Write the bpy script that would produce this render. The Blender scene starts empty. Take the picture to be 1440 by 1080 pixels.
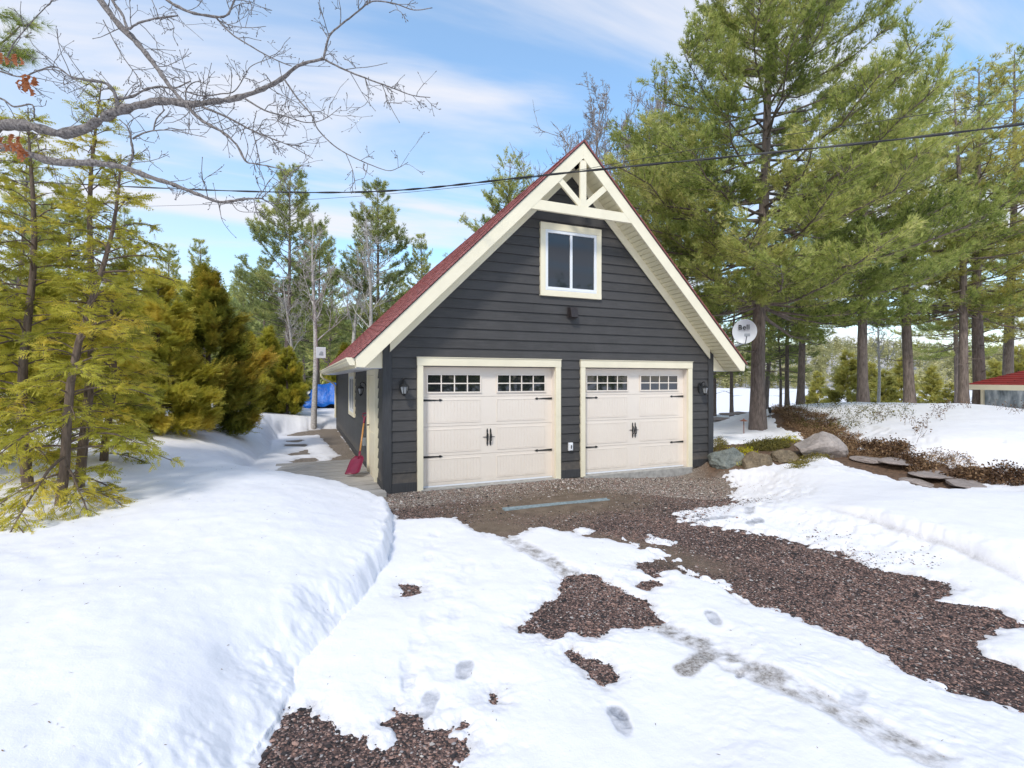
import bpy, math, random
import numpy as np
from mathutils import Vector, Matrix

# ------------------------------------------------------------------ camera, sky, sun, exposure
CX, CY, CZ, FPX, Y0, TH = -1.241, -8.347, 1.876, 698.834, 533.94, 0.399
CS, SN = math.cos(TH), math.sin(TH)
sc = bpy.context.scene
cam = bpy.data.cameras.new("camera")
camo = bpy.data.objects.new("camera", cam)
sc.collection.objects.link(camo)
camo.location = (CX, CY, CZ)
camo.rotation_euler = (math.pi / 2, 0, -TH)
cam.sensor_width = 36
cam.lens = 36 * FPX / 1440
cam.shift_y = (Y0 - 540) / 1440
cam.clip_end = 3000
cam.clip_start = 0.05
sc.camera = camo
sc.view_settings.view_transform = 'Standard'
sc.view_settings.look = 'None'
sc.view_settings.exposure = 0.68
sc.view_settings.gamma = 1.0

SUN_EL = math.radians(46)
SX, SY = -0.64, -0.77
SUN_AZ = math.atan2(SX, SY)
sun = bpy.data.lights.new("sun", 'SUN')
sun.energy = 1.5
sun.angle = math.radians(9)
sun.color = (1.0, 0.95, 0.86)
suno = bpy.data.objects.new("sun", sun)
sc.collection.objects.link(suno)
sd = Vector((SX * math.cos(SUN_EL), SY * math.cos(SUN_EL), math.sin(SUN_EL))).normalized()
suno.rotation_euler = sd.to_track_quat('Z', 'Y').to_euler()

w = bpy.data.worlds.new("World")
sc.world = w
w.use_nodes = True
nt = w.node_tree
nt.nodes.clear()
WN = nt.nodes.new
out = WN('ShaderNodeOutputWorld')
sky = WN('ShaderNodeTexSky')
sky.sky_type = 'NISHITA'
sky.sun_disc = False
sky.sun_elevation = SUN_EL
sky.sun_rotation = SUN_AZ
sky.air_density = 1.0
sky.dust_density = 0.6
sky.ozone_density = 1.6
bg = WN('ShaderNodeBackground')
bg.inputs[1].default_value = 0.15
hs = WN('ShaderNodeHueSaturation')
hs.inputs['Saturation'].default_value = 1.25
hs.inputs['Hue'].default_value = 0.49
hs.inputs['Value'].default_value = 1.28
nt.links.new(sky.outputs[0], hs.inputs['Color'])
nt.links.new(hs.outputs[0], bg.inputs[0])
bgc = WN('ShaderNodeBackground')
bgc.inputs[0].default_value = (0.93, 0.935, 1.0, 1)
bgc.inputs[1].default_value = 0.62
tc = WN('ShaderNodeTexCoord')
sep = WN('ShaderNodeSeparateXYZ')
nt.links.new(tc.outputs['Generated'], sep.inputs[0])
def wmath(op, a, b=None, c=None):
    n = WN('ShaderNodeMath'); n.operation = op
    for i, v in enumerate((a, b, c)):
        if v is None: continue
        if isinstance(v, (int, float)): n.inputs[i].default_value = v
        else: nt.links.new(v, n.inputs[i])
    return n.outputs[0]
zz = wmath('MAXIMUM', wmath('ADD', sep.outputs[2], 0.16), 0.05)
cu = wmath('DIVIDE', sep.outputs[0], zz)
cv = wmath('DIVIDE', sep.outputs[1], zz)
comb = WN('ShaderNodeCombineXYZ')
nt.links.new(cu, comb.inputs[0]); nt.links.new(cv, comb.inputs[1])
mp = WN('ShaderNodeMapping')
mp.inputs['Rotation'].default_value = (0, 0, math.radians(38))
mp.inputs['Scale'].default_value = (0.38, 1.35, 1)
mp.inputs['Location'].default_value = (1.3, 0.4, 0)
nt.links.new(comb.outputs[0], mp.inputs[0])
n1 = WN('ShaderNodeTexNoise'); n1.inputs['Scale'].default_value = 1.5; n1.inputs['Detail'].default_value = 7; n1.inputs['Roughness'].default_value = 0.52; n1.inputs['Distortion'].default_value = 0.5
nt.links.new(mp.outputs[0], n1.inputs['Vector'])
rmp = WN('ShaderNodeMapRange'); rmp.interpolation_type = 'SMOOTHSTEP'
rmp.inputs['From Min'].default_value = 0.42; rmp.inputs['From Max'].default_value = 0.68
nt.links.new(n1.outputs['Fac'], rmp.inputs['Value'])
# broad bank of thin cloud lying to the west (left), and paling to the horizon
west = wmath('MULTIPLY_ADD', sep.outputs[0], -0.62, 0.08)
west = wmath('MAXIMUM', west, 0.0)
hor = wmath('POWER', wmath('SUBTRACT', 1.0, wmath('MAXIMUM', sep.outputs[2], 0.0)), 7.0)
tot = wmath('MULTIPLY_ADD', hor, 0.30, wmath('ADD', wmath('MULTIPLY', rmp.outputs[0], 0.80), west))
tot = wmath('MINIMUM', wmath('MAXIMUM', wmath('ADD', tot, 0.20), 0.0), 0.93)
mixw = WN('ShaderNodeMixShader')
nt.links.new(tot, mixw.inputs[0]); nt.links.new(bg.outputs[0], mixw.inputs[1]); nt.links.new(bgc.outputs[0], mixw.inputs[2])
nt.links.new(mixw.outputs[0], out.inputs[0])

# ------------------------------------------------------------------ helpers
col = sc.collection
def atd(px, d, py=None, z=None):
    """point on the photo's column px at camera depth d"""
    X = (px - 720) / FPX * d
    return (CX + X * CS + d * SN, CY - X * SN + d * CS, CZ - (py - Y0) / FPX * d if py is not None else (z or 0.0))
def at(px, py, z=0.0):
    return atd(px, (CZ - z) * FPX / (py - Y0), None, z)

class Geo:
    def __init__(s): s.v = []; s.f = []; s.t = []; s.n = 0
    def add(s, v, f, t=None):
        v = np.asarray(v, float).reshape(-1, 3); f = np.asarray(f, np.int64)
        s.v.append(v); s.f.append(f + s.n); s.n += len(v)
        s.t.append(np.full(len(f), 0.5) if t is None else np.broadcast_to(np.asarray(t, float), (len(f),)))
        return s
    def box(s, x0, x1, y0, y1, z0, z1, t=None):
        v = [(x0,y0,z0),(x1,y0,z0),(x1,y1,z0),(x0,y1,z0),(x0,y0,z1),(x1,y0,z1),(x1,y1,z1),(x0,y1,z1)]
        return s.add(v, [(0,3,2,1),(4,5,6,7),(0,1,5,4),(1,2,6,5),(2,3,7,6),(3,0,4,7)], t)
    def prism(s, pts, d, t=None):
        """closed polygon pts (3-D, planar) pushed along vector d"""
        n = len(pts); a = np.array(pts, float); b = a + np.array(d, float)
        nrm = np.zeros(3)
        for i in range(n): nrm += np.cross(a[i], a[(i+1) % n])
        if np.dot(nrm, np.array(d, float)) > 0: a = a[::-1]; b = b[::-1]
        s.v.append(a); s.v.append(b)
        base = s.n; s.n += 2 * n
        # caps as fans through ngon list
        s.f.append(np.array([[base + i for i in range(n)]])); s.t.append(np.array([0.5 if t is None else t]))
        s.f.append(np.array([[base + n + i for i in range(n)][::-1]])); s.t.append(np.array([0.5 if t is None else t]))
        q = [(base + i, base + n + i, base + n + (i+1) % n, base + (i+1) % n) for i in range(n)]
        s.f.append(np.array(q)); s.t.append(np.full(n, 0.5 if t is None else t))
        return s
    def tube(s, pts, r, sides=8, t=None, cap=True):
        P = np.array(pts, float)[None]; R = np.broadcast_to(np.array(r, float), (len(pts),))[None]
        s.tubes(P, R, sides, t)
        if cap:
            for k, rev in ((0, 1), (len(pts) - 1, 0)):
                base = s.n - len(pts) * sides + k * sides
                f = [base + i for i in range(sides)]
                s.f.append(np.array([f[::-1] if rev else f])); s.t.append(np.array([0.5 if t is None else t]))
        return s
    def tubes(s, P, R, sides=3, t=None):
        """batch of tubes: P (N,K,3), R (N,K)"""
        P = np.asarray(P, float); R = np.asarray(R, float); N, K, _ = P.shape
        if N == 0: return s
        T = np.gradient(P, axis=1); T /= np.linalg.norm(T, axis=2, keepdims=True) + 1e-9
        m = T.mean(axis=1); ref = np.where(np.abs(m[:, 2:3]) < 0.8, np.array([[0, 0, 1.0]]), np.array([[1.0, 0, 0]]))
        U = np.cross(ref[:, None, :], T); U /= np.linalg.norm(U, axis=2, keepdims=True) + 1e-9
        W = np.cross(T, U)
        a = np.arange(sides) * 2 * math.pi / sides
        V = P[:, :, None, :] + R[:, :, None, None] * (U[:, :, None, :] * np.cos(a)[None, None, :, None] + W[:, :, None, :] * np.sin(a)[None, None, :, None])
        i = np.arange(N)[:, None, None] * K * sides; k = np.arange(K - 1)[None, :, None] * sides; j = np.arange(sides)[None, None, :]; j2 = (j + 1) % sides
        F = np.stack([i + k + j, i + k + j2, i + k + sides + j2, i + k + sides + j], -1).reshape(-1, 4)
        tt = None if t is None else np.repeat(np.broadcast_to(np.asarray(t, float), (N,)), (K - 1) * sides)
        return s.add(V.reshape(-1, 3), F, tt)
    def lathe(s, prof, c=(0, 0, 0), sides=12, t=None):
        a = np.arange(sides) * 2 * math.pi / sides
        V = np.array([[(c[0] + r * math.cos(x), c[1] + r * math.sin(x), c[2] + z) for x in a] for r, z in prof]).reshape(-1, 3)
        F = [(k * sides + j, k * sides + (j+1) % sides, (k+1) * sides + (j+1) % sides, (k+1) * sides + j) for k in range(len(prof) - 1) for j in range(sides)]
        return s.add(V, F, t)
    def xf(s, M):
        M = np.array(M); s.v = [v @ M[:3, :3].T + M[:3, 3] for v in s.v]; return s
    def build(s, name, mat, parent=None, smooth=False, bevel=0):
        me = bpy.data.meshes.new(name)
        V = np.concatenate(s.v).astype(np.float32)
        me.vertices.add(len(V)); me.vertices.foreach_set('co', V.ravel())
        tot = np.concatenate([np.full(len(f), f.shape[1]) for f in s.f]).astype(np.int32)
        idx = np.concatenate([f.ravel() for f in s.f]).astype(np.int32)
        st = np.zeros(len(tot), np.int32); st[1:] = np.cumsum(tot)[:-1]
        me.loops.add(len(idx)); me.loops.foreach_set('vertex_index', idx)
        me.polygons.add(len(tot)); me.polygons.foreach_set('loop_start', st); me.polygons.foreach_set('loop_total', tot)
        me.polygons.foreach_set('use_smooth', np.full(len(tot), bool(smooth)))
        me.update(calc_edges=True)
        at_ = me.attributes.new('tint', 'FLOAT', 'FACE'); at_.data.foreach_set('value', np.concatenate(s.t).astype(np.float32))
        o = bpy.data.objects.new(name, me); col.objects.link(o)
        if mat: me.materials.append(mat)
        if parent: o.parent = parent
        if bevel:
            b = o.modifiers.new('bevel', 'BEVEL'); b.width = bevel; b.segments = 2; b.limit_method = 'ANGLE'
        return o

def tag(o, label=None, cat=None, group=None, kind=None):
    if label: o['label'] = label
    if cat: o['category'] = cat
    if group: o['group'] = group
    if kind: o['kind'] = kind
    return o
def empty(name, loc=(0, 0, 0), rz=0.0, label=None, cat=None, group=None):
    o = bpy.data.objects.new(name, None); col.objects.link(o); o.location = loc; o.rotation_euler = (0, 0, rz)
    o.empty_display_size = 0.2
    return tag(o, label, cat, group)
def copy_tree(o, parent=None):
    c = o.copy(); col.objects.link(c)
    if parent: c.parent = parent
    for ch in list(o.children): copy_tree(ch, c)
    return c

# numpy value noise
def _h(ix, iy, s):
    n = (ix.astype(np.int64) * 374761393 + iy.astype(np.int64) * 668265263 + s * 974711) & 0x7fffffff
    n = ((n ^ (n >> 13)) * 1274126177) & 0x7fffffff
    return ((n ^ (n >> 16)) & 0xffff) / 65535.0
def vnoise(x, y, s=0):
    ix = np.floor(x); iy = np.floor(y); fx = x - ix; fy = y - iy
    fx = fx * fx * fx * (fx * (fx * 6 - 15) + 10); fy = fy * fy * fy * (fy * (fy * 6 - 15) + 10)
    a = _h(ix, iy, s); b = _h(ix + 1, iy, s); c = _h(ix, iy + 1, s); d = _h(ix + 1, iy + 1, s)
    return a + (b - a) * fx + (c - a) * fy + (a - b - c + d) * fx * fy
def fbm(x, y, o=4, s=0, g=0.5):
    r = 0; a = 1; t = 0
    for k in range(o):
        r = r + a * (vnoise(x * 2 ** k + 17.3 * k, y * 2 ** k - 9.1 * k, s + k) - 0.5); t += a; a *= g
    return r / t * 2
def ss(x, a, b):
    t = np.clip((x - a) / (b - a), 0, 1); return t * t * (3 - 2 * t)
def sdpoly(x, y, P):
    """signed distance, negative inside"""
    P = np.array(P, float); d = np.full(x.shape, 1e9); ins = np.zeros(x.shape, bool)
    for i in range(len(P)):
        ax, ay = P[i]; bx, by = P[(i + 1) % len(P)]
        ex, ey = bx - ax, by - ay
        t = np.clip(((x - ax) * ex + (y - ay) * ey) / (ex * ex + ey * ey + 1e-12), 0, 1)
        d = np.minimum(d, (x - ax - t * ex) ** 2 + (y - ay - t * ey) ** 2)
        if by != ay:
            c = ((ay > y) != (by > y)) & (x < ex * (y - ay) / (by - ay) + ax)
            ins ^= c
    d = np.sqrt(d); return np.where(ins, -d, d)
def dline(x, y, P):
    d = np.full(x.shape, 1e9)
    for (ax, ay), (bx, by) in zip(P[:-1], P[1:]):
        ex, ey = bx - ax, by - ay
        t = np.clip(((x - ax) * ex + (y - ay) * ey) / (ex * ex + ey * ey + 1e-12), 0, 1)
        d = np.minimum(d, (x - ax - t * ex) ** 2 + (y - ay - t * ey) ** 2)
    return np.sqrt(d)

# ------------------------------------------------------------------ materials
class M_:
    def __init__(s, name):
        s.m = bpy.data.materials.new(name); s.m.use_nodes = True; s.t = s.m.node_tree; s.b = s.t.nodes['Principled BSDF']
    def n(s, typ, **k):
        o = s.t.nodes.new(typ)
        for a, v in k.items(): setattr(o, a, v)
        return o
    def l(s, a, b): s.t.links.new(a, b)
    def noise(s, scale, vec=None, detail=4, rough=0.55, sc3=None):
        o = s.n('ShaderNodeTexNoise'); o.inputs['Scale'].default_value = scale; o.inputs['Detail'].default_value = detail; o.inputs['Roughness'].default_value = rough
        if vec is None: vec = s.coord()
        if sc3:
            mp = s.n('ShaderNodeMapping'); mp.inputs['Scale'].default_value = sc3; s.l(vec, mp.inputs[0]); vec = mp.outputs[0]
        s.l(vec, o.inputs['Vector']); return o.outputs['Fac']
    def coord(s): return s.n('ShaderNodeTexCoord').outputs['Object']
    def ramp(s, fac, stops):
        r = s.n('ShaderNodeValToRGB'); e = r.color_ramp.elements
        while len(e) < len(stops): e.new(0.5)
        for i, (p, c) in enumerate(stops): e[i].position = p; e[i].color = (*c, 1) if len(c) == 3 else c
        s.l(fac, r.inputs[0]); return r.outputs[0]
    def mix(s, f, a, b, typ='MIX'):
        o = s.n('ShaderNodeMix', data_type='RGBA', blend_type=typ)
        for sock, v in ((o.inputs[0], f), (o.inputs[6], a), (o.inputs[7], b)):
            if isinstance(v, (int, float)): sock.default_value = v
            elif isinstance(v, tuple): sock.default_value = (*v, 1) if len(v) == 3 else v
            else: s.l(v, sock)
        return o.outputs[2]
    def math(s, op, a, b=None):
        o = s.n('ShaderNodeMath', operation=op)
        for i, v in enumerate((a, b)):
            if v is None: continue
            if isinstance(v, (int, float)): o.inputs[i].default_value = v
            else: s.l(v, o.inputs[i])
        return o.outputs[0]
    def bump(s, h, st=0.5, d=0.01):
        o = s.n('ShaderNodeBump'); o.inputs['Strength'].default_value = st; o.inputs['Distance'].default_value = d
        s.l(h, o.inputs['Height']); s.l(o.outputs[0], s.b.inputs['Normal'])
    def attr(s, name): return s.n('ShaderNodeAttribute', attribute_name=name).outputs['Fac']
    def base(s, c):
        if isinstance(c, tuple): s.b.inputs['Base Color'].default_value = (*c, 1)
        else: s.l(c, s.b.inputs['Base Color'])
    def set(s, **k):
        for a, v in k.items(): s.b.inputs[a.replace('_', ' ')].default_value = v
        return s

def paint(name, c, rough=0.5, var=0.12, scale=9, bumpd=0.0006, grain=None):
    m = M_(name); f = m.noise(scale, detail=5, sc3=grain)
    m.base(m.ramp(f, [(0.3, tuple(x * (1 - var) for x in c)), (0.7, tuple(min(1, x * (1 + var)) for x in c))]))
    m.set(Roughness=rough)
    m.bump(m.noise(60, detail=3, sc3=grain), 0.4, bumpd)
    return m.m

def leafy(name, stops, trans=0.3, rough=0.55, big=0.8):
    m = M_(name)
    f = m.attr('tint'); nz = m.noise(big, detail=2)
    f2 = m.math('ADD', f, m.math('MULTIPLY', m.math('SUBTRACT', nz, 0.5), 0.7))
    c = m.ramp(f2, stops)
    m.base(c); m.set(Roughness=rough); m.b.inputs['Specular IOR Level'].default_value = 0.25
    tr = m.n('ShaderNodeBsdfTranslucent'); m.l(c, tr.inputs[0])
    mx = m.n('ShaderNodeMixShader'); mx.inputs[0].default_value = trans
    m.l(m.b.outputs[0], mx.inputs[1]); m.l(tr.outputs[0], mx.inputs[2])
    m.l(mx.outputs[0], m.t.nodes['Material Output'].inputs[0])
    return m.m

def bark(name, a, b, sc3=(1, 1, 0.18), scale=22, bd=0.012):
    m = M_(name); f = m.noise(scale, detail=6, rough=0.7, sc3=sc3)
    m.base(m.ramp(f, [(0.32, a), (0.68, b)])); m.set(Roughness=0.9); m.bump(f, 0.8, bd); return m.m

MAT = {}
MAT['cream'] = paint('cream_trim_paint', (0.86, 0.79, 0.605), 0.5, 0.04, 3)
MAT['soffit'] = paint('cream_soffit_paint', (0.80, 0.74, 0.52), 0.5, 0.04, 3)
m = M_('almond_door_paint'); f = m.noise(2, detail=5); c = m.ramp(f, [(.3, (.84, .755, .67)), (.7, (.87, .79, .705))])
sp_ = m.n('ShaderNodeSeparateXYZ'); m.l(m.coord(), sp_.inputs[0]); sn = m.noise(8, detail=6, rough=.75)
h = m.math('SUBTRACT', m.math('MULTIPLY', sn, 0.36), sp_.outputs[2]); h = m.math('MAXIMUM', m.math('MINIMUM', m.math('MULTIPLY', h, 1.8), 0.28), 0.0)
c = m.mix(h, c, (.42, .34, .26)); m.base(c); m.set(Roughness=.42); m.bump(m.noise(40, detail=3), .3, .0006); MAT['almond'] = m.m
MAT['vinyl'] = paint('white_vinyl', (0.82, 0.84, 0.88), 0.35, 0.03, 3)
MAT['black'] = paint('black_iron', (0.015, 0.016, 0.018), 0.45, 0.3, 20)
MAT['darkvent'] = paint('dark_brown_metal', (0.028, 0.022, 0.023), 0.5, 0.2, 20)
MAT['concrete'] = paint('concrete', (0.36, 0.35, 0.33), 0.85, 0.25, 12, 0.002)
MAT['drain'] = paint('worn_blue_grey_metal', (0.27, 0.34, 0.37), 0.6, 0.3, 25, 0.002)
# dark siding: stained boards with grain along the board
def siding(name, grain, tone=(0.057, 0.0545, 0.0545)):
    m = M_(name)
    f = m.noise(7, detail=7, rough=0.65, sc3=grain); k = m.noise(2.0, detail=3)
    c = m.ramp(f, [(0.25, tuple(x * 0.62 for x in tone)), (0.55, tone), (0.8, tuple(x * 1.5 for x in tone))])
    c = m.mix(m.math('MULTIPLY', m.attr('tint'), 0.6), c, tuple(x * 1.3 for x in tone))
    # mud splashed up from the ground and weather fading
    sp = m.n('ShaderNodeSeparateXYZ'); m.l(m.coord(), sp.inputs[0]); sn = m.noise(9, detail=5, rough=.7)
    h = m.math('SUBTRACT', m.math('MULTIPLY', sn, 0.75), sp.outputs[2]); h = m.math('MAXIMUM', m.math('MINIMUM', m.math('MULTIPLY', h, 2.2), 0.55), 0.0)
    c = m.mix(h, c, (0.15, 0.125, 0.10))
    fd = m.ramp(m.noise(1.4, detail=5, rough=.7), [(.45, (0, 0, 0)), (.75, (.35, .35, .35))]); c = m.mix(fd, c, tuple(x * 1.9 for x in tone))
    m.base(c); m.set(Roughness=0.62); m.b.inputs['Specular IOR Level'].default_value = 0.4
    m.bump(f, 0.5, 0.003); return m.m
MAT['siding'] = siding('charcoal_board_siding', (0.5, 9, 9))
MAT['siding_side'] = siding('charcoal_siding_skylit_side', (9, 0.5, 9), (0.062, 0.064, 0.068))  # same stained boards, tone lightened to imitate sky sheen on the side wall
MAT['dark_trim'] = paint('charcoal_trim', (0.047, 0.048, 0.052), 0.6, 0.2, 8, 0.001, (6, 6, 0.6))

def shingle(name, cols, scale, ux, uy, bd=0.006):
    m = M_(name)
    sp = m.n('ShaderNodeSeparateXYZ'); m.l(m.coord(), sp.inputs[0])
    cb = m.n('ShaderNodeCombineXYZ')
    def lin(w3):
        a = m.math('MULTIPLY', sp.outputs[0], w3[0]); b = m.math('MULTIPLY', sp.outputs[1], w3[1]); c = m.math('MULTIPLY', sp.outputs[2], w3[2])
        return m.math('ADD', m.math('ADD', a, b), c)
    m.l(lin(ux), cb.inputs[0]); m.l(lin(uy), cb.inputs[1])
    br = m.n('ShaderNodeTexBrick'); br.inputs['Scale'].default_value = scale
    br.inputs['Mortar Size'].default_value = 0.035; br.inputs['Mortar Smooth'].default_value = 0.3; br.inputs['Brick Width'].default_value = 0.9; br.inputs['Row Height'].default_value = 0.5
    br.inputs['Color1'].default_value = (*cols[0], 1); br.inputs['Color2'].default_value = (*cols[1], 1); br.inputs['Mortar'].default_value = (*cols[2], 1)
    m.l(cb.outputs[0], br.inputs['Vector'])
    g = m.noise(160, detail=2)
    c = m.mix(m.math('MULTIPLY', g, 0.6), br.outputs[0], tuple(x * 0.55 for x in cols[0]))
    m.base(c); m.set(Roughness=0.9)
    h = m.math('ADD', m.math('MULTIPLY', br.outputs['Fac'], -1.0), m.math('MULTIPLY', g, 0.4)); m.bump(h, 0.9, bd)
    return m.m
MAT['shingle'] = shingle('red_asphalt_shingles', [(0.43, 0.155, 0.145), (0.32, 0.105, 0.10), (0.10, 0.035, 0.035)], 3.6, (0, 1, 0), (1.0, 0, 1.0))
MAT['shingle_red'] = shingle('bright_red_shingles', [(0.42, 0.045, 0.04), (0.30, 0.03, 0.03), (0.06, 0.012, 0.012)], 3.3, (1, 0.3, 0), (0, 0, 2.2))

def glass_dark(name, base=(0.012, 0.014, 0.018), ior=1.9):
    m = M_(name); m.base(base); m.set(Roughness=0.03, IOR=ior)
    m.bump(m.noise(1.3, detail=1), 0.1, 0.004)
    return m.m
MAT['glass'] = glass_dark('dark_window_glass')
MAT['glass_deep'] = glass_dark('gable_window_glass', (0.02, 0.026, 0.036), 1.6)
m = M_('frosted_lantern_glass'); m.base((0.36, 0.38, 0.40)); m.set(Roughness=0.2); m.b.inputs['Transmission Weight'].default_value = 0.3; MAT['lamp_glass'] = m.m
m = M_('clear_vinyl_sheet'); f = m.noise(3.0, detail=5, sc3=(1.5, 1.5, 0.6)); m.base(m.ramp(f, [(0.3, (0.12, 0.15, 0.18)), (0.5, (0.34, 0.40, 0.46)), (0.7, (0.7, 0.75, 0.8))])); m.set(Roughness=0.22); m.bump(f, 0.6, 0.05); MAT['vinyl_sheet'] = m.m
m = M_('blue_tarpaulin'); f = m.noise(2.2, detail=4); m.base(m.ramp(f, [(0.3, (0.004, 0.10, 0.50)), (0.7, (0.008, 0.20, 0.78))])); m.set(Roughness=0.42); m.bump(m.noise(3.2, detail=3), 0.7, 0.12); MAT['tarp'] = m.m
MAT['dish'] = paint('pale_grey_dish', (0.66, 0.69, 0.72), 0.4, 0.03)
MAT['dishmetal'] = paint('galvanised_arm', (0.30, 0.33, 0.36), 0.4, 0.1)
MAT['shovelred'] = paint('maroon_plastic', (0.20, 0.012, 0.045), 0.35, 0.12)
MAT['handlewood'] = paint('varnished_wood', (0.55, 0.27, 0.09), 0.4, 0.2, 12, 0.0004, (6, 6, 0.5))
MAT['copper'] = paint('copper_brown', (0.22, 0.09, 0.06), 0.45, 0.2)
MAT['cable'] = paint('black_cable', (0.012, 0.013, 0.016), 0.4, 0.3, 30)
m = M_('weathered_deck_boards')
f = m.noise(6, detail=8, rough=0.7, sc3=(0.5, 7, 7)); k = m.noise(3.5, detail=4)
c = m.ramp(f, [(0.3, (0.26, 0.245, 0.225)), (0.55, (0.46, 0.435, 0.405)), (0.75, (0.60, 0.57, 0.53))]); c = m.mix(m.math('MULTIPLY', m.attr('tint'), 0.45), c, (0.30, 0.275, 0.25))
m.base(c); m.set(Roughness=0.85); m.bump(f, 0.7, 0.004); MAT['deck'] = m.m

# bark and foliage
MAT['bark'] = bark('pine_bark', (0.075, 0.058, 0.05), (0.27, 0.215, 0.185))
MAT['barkgrey'] = bark('grey_bark', (0.16, 0.14, 0.13), (0.42, 0.37, 0.35), (1, 1, 0.3), 26, 0.006)
MAT['barkpale'] = bark('pale_bark', (0.26, 0.24, 0.225), (0.62, 0.59, 0.56), (1, 1, 1.4), 12, 0.004)
MAT['barkcedar'] = bark('cedar_bark', (0.07, 0.05, 0.04), (0.23, 0.17, 0.13), (1, 1, 0.15), 40, 0.006)
MAT['lichen'] = bark('lichened_bark', (0.04, 0.031, 0.028), (0.34, 0.31, 0.30), (1, 1, 1), 42, 0.012)
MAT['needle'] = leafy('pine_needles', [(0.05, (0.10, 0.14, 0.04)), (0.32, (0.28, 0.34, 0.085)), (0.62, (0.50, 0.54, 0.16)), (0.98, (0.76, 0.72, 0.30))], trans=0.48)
MAT['needle_far'] = leafy('distant_pine_needles', [(0.05, (0.13, 0.17, 0.07)), (0.5, (0.34, 0.39, 0.14)), (0.95, (0.62, 0.62, 0.25))], trans=0.48, big=0.3)
MAT['needle_yellow'] = leafy('yellowish_pine_needles', [(0.05, (0.22, 0.23, 0.06)), (0.5, (0.45, 0.43, 0.11)), (0.95, (0.66, 0.60, 0.18))], trans=0.48, big=0.5)
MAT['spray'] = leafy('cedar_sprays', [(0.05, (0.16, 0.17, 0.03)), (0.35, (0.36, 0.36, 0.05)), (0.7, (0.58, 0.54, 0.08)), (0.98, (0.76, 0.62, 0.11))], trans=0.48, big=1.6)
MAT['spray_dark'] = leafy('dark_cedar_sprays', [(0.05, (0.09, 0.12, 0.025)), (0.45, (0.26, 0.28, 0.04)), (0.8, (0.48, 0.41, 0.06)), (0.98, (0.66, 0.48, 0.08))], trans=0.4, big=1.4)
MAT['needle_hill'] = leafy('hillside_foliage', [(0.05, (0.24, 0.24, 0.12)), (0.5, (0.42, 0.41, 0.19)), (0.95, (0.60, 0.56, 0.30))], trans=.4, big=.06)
MAT['oakleaf'] = leafy('dead_oak_leaves', [(0.1, (0.28, 0.09, 0.03)), (0.9, (0.62, 0.26, 0.12))], trans=0.35)
MAT['brush'] = leafy('brown_ground_cover', [(0.05, (0.07, 0.038, 0.022)), (0.5, (0.25, 0.15, 0.08)), (0.95, (0.50, 0.35, 0.20))], trans=0.1, big=2)
MAT['brushgreen'] = leafy('olive_ground_cover', [(0.05, (0.045, 0.045, 0.012)), (0.5, (0.13, 0.12, 0.03)), (0.95, (0.28, 0.23, 0.06))], trans=0.15, big=2)
MAT['sedum'] = leafy('yellow_green_stonecrop', [(0.1, (0.09, 0.14, 0.01)), (0.6, (0.33, 0.35, 0.02)), (0.95, (0.68, 0.58, 0.02))], trans=0.2, big=3)

# ------------------------------------------------------------------ terrain fields (heights traced onto real ground positions)
CTRL = [  # px, py, z on the ground ray
 (560,740,0),(700,740,0),(700,700,0),(850,690,0),(1000,660,0),(1000,740,0),(720,900,0),(720,1080,0),(900,900,0),(1100,860,0),(1100,1080,0),(1440,960,0),(1300,900,0),(1440,1075,0),(640,860,0),
 (450,690,0),(430,640,0),(474,604,0),(400,612,0),(330,620,0.05),(200,700,0.05),(0,760,0.05),(0,1080,0.0),(300,1000,0),
 (1060,720,.03),(1120,740,.02),(1150,700,.10),(1200,790,.03),(1300,810,.06),(1400,820,.10),(1250,745,.10),(1350,760,.13),(1250,700,.20),(1440,760,.18),(1440,700,.27),(1150,655,.27),(1300,690,.24),(1100,664,.12),
 (1012,629,.40),(1050,629,.40),(1090,634,.38),(1135,643,.33),(1112,636,.37),(1010,664,0),(1040,667,0),(1070,668,.03),(1010,615,.40),(1050,610,.42),(1068,603,.42),(1010,590,.42),
 (1185,645,.34),(1240,655,.30),(1310,664,.28),(1360,676,.26),(1400,680,.27),(1440,672,.33),
 (1150,605,.58),(1130,585,.78),(1200,630,.46),(1250,635,.5),(1250,600,.80),(1350,625,.70),(1440,640,.62),(1400,600,.92),(1300,590,.93),
 (1100,577,.92),(1200,566,1.08),(1300,568,1.10),(1440,577,1.06),(1360,569,1.10)]
CTRLD = [ # px, depth, z
 (1050,22,.3),(1050,30,-.3),(1100,24,.5),(1200,24,.35),(1200,34,-.7),(1300,24,.4),(1400,22,.5),(1400,34,-.5),(1000,40,-1.4),(1200,45,-1.7),(1440,45,-1.6),(1000,24,.1),(1450,19,.3),
 (700,25,.1),(500,30,0),(500,45,0),(300,25,.2),(100,20,.3),(100,45,.5),(300,45,.2),(850,25,.1),(850,45,-.8),(700,45,-.3),(900,16,.1),(700,12,0),(800,16,0)]
_cx = []; _cz = []
def _key(x, y):
    dx = x - CX; dy = y - CY
    X = dx * CS - dy * SN; Z = dx * SN + dy * CS
    r = np.sqrt(X * X + Z * Z); a = np.arctan2(X, Z)
    a = np.clip(a, -1.0, 1.0); r = np.clip(r, 1.5, 50.0)
    return np.stack([a * 3.0, np.log(r) * 1.9], -1)
for px, py, z in CTRL:
    p = at(px, py, z); _cx.append(p[:2]); _cz.append(z)
for px, d, z in CTRLD:
    p = atd(px, d); _cx.append(p[:2]); _cz.append(z)
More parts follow.
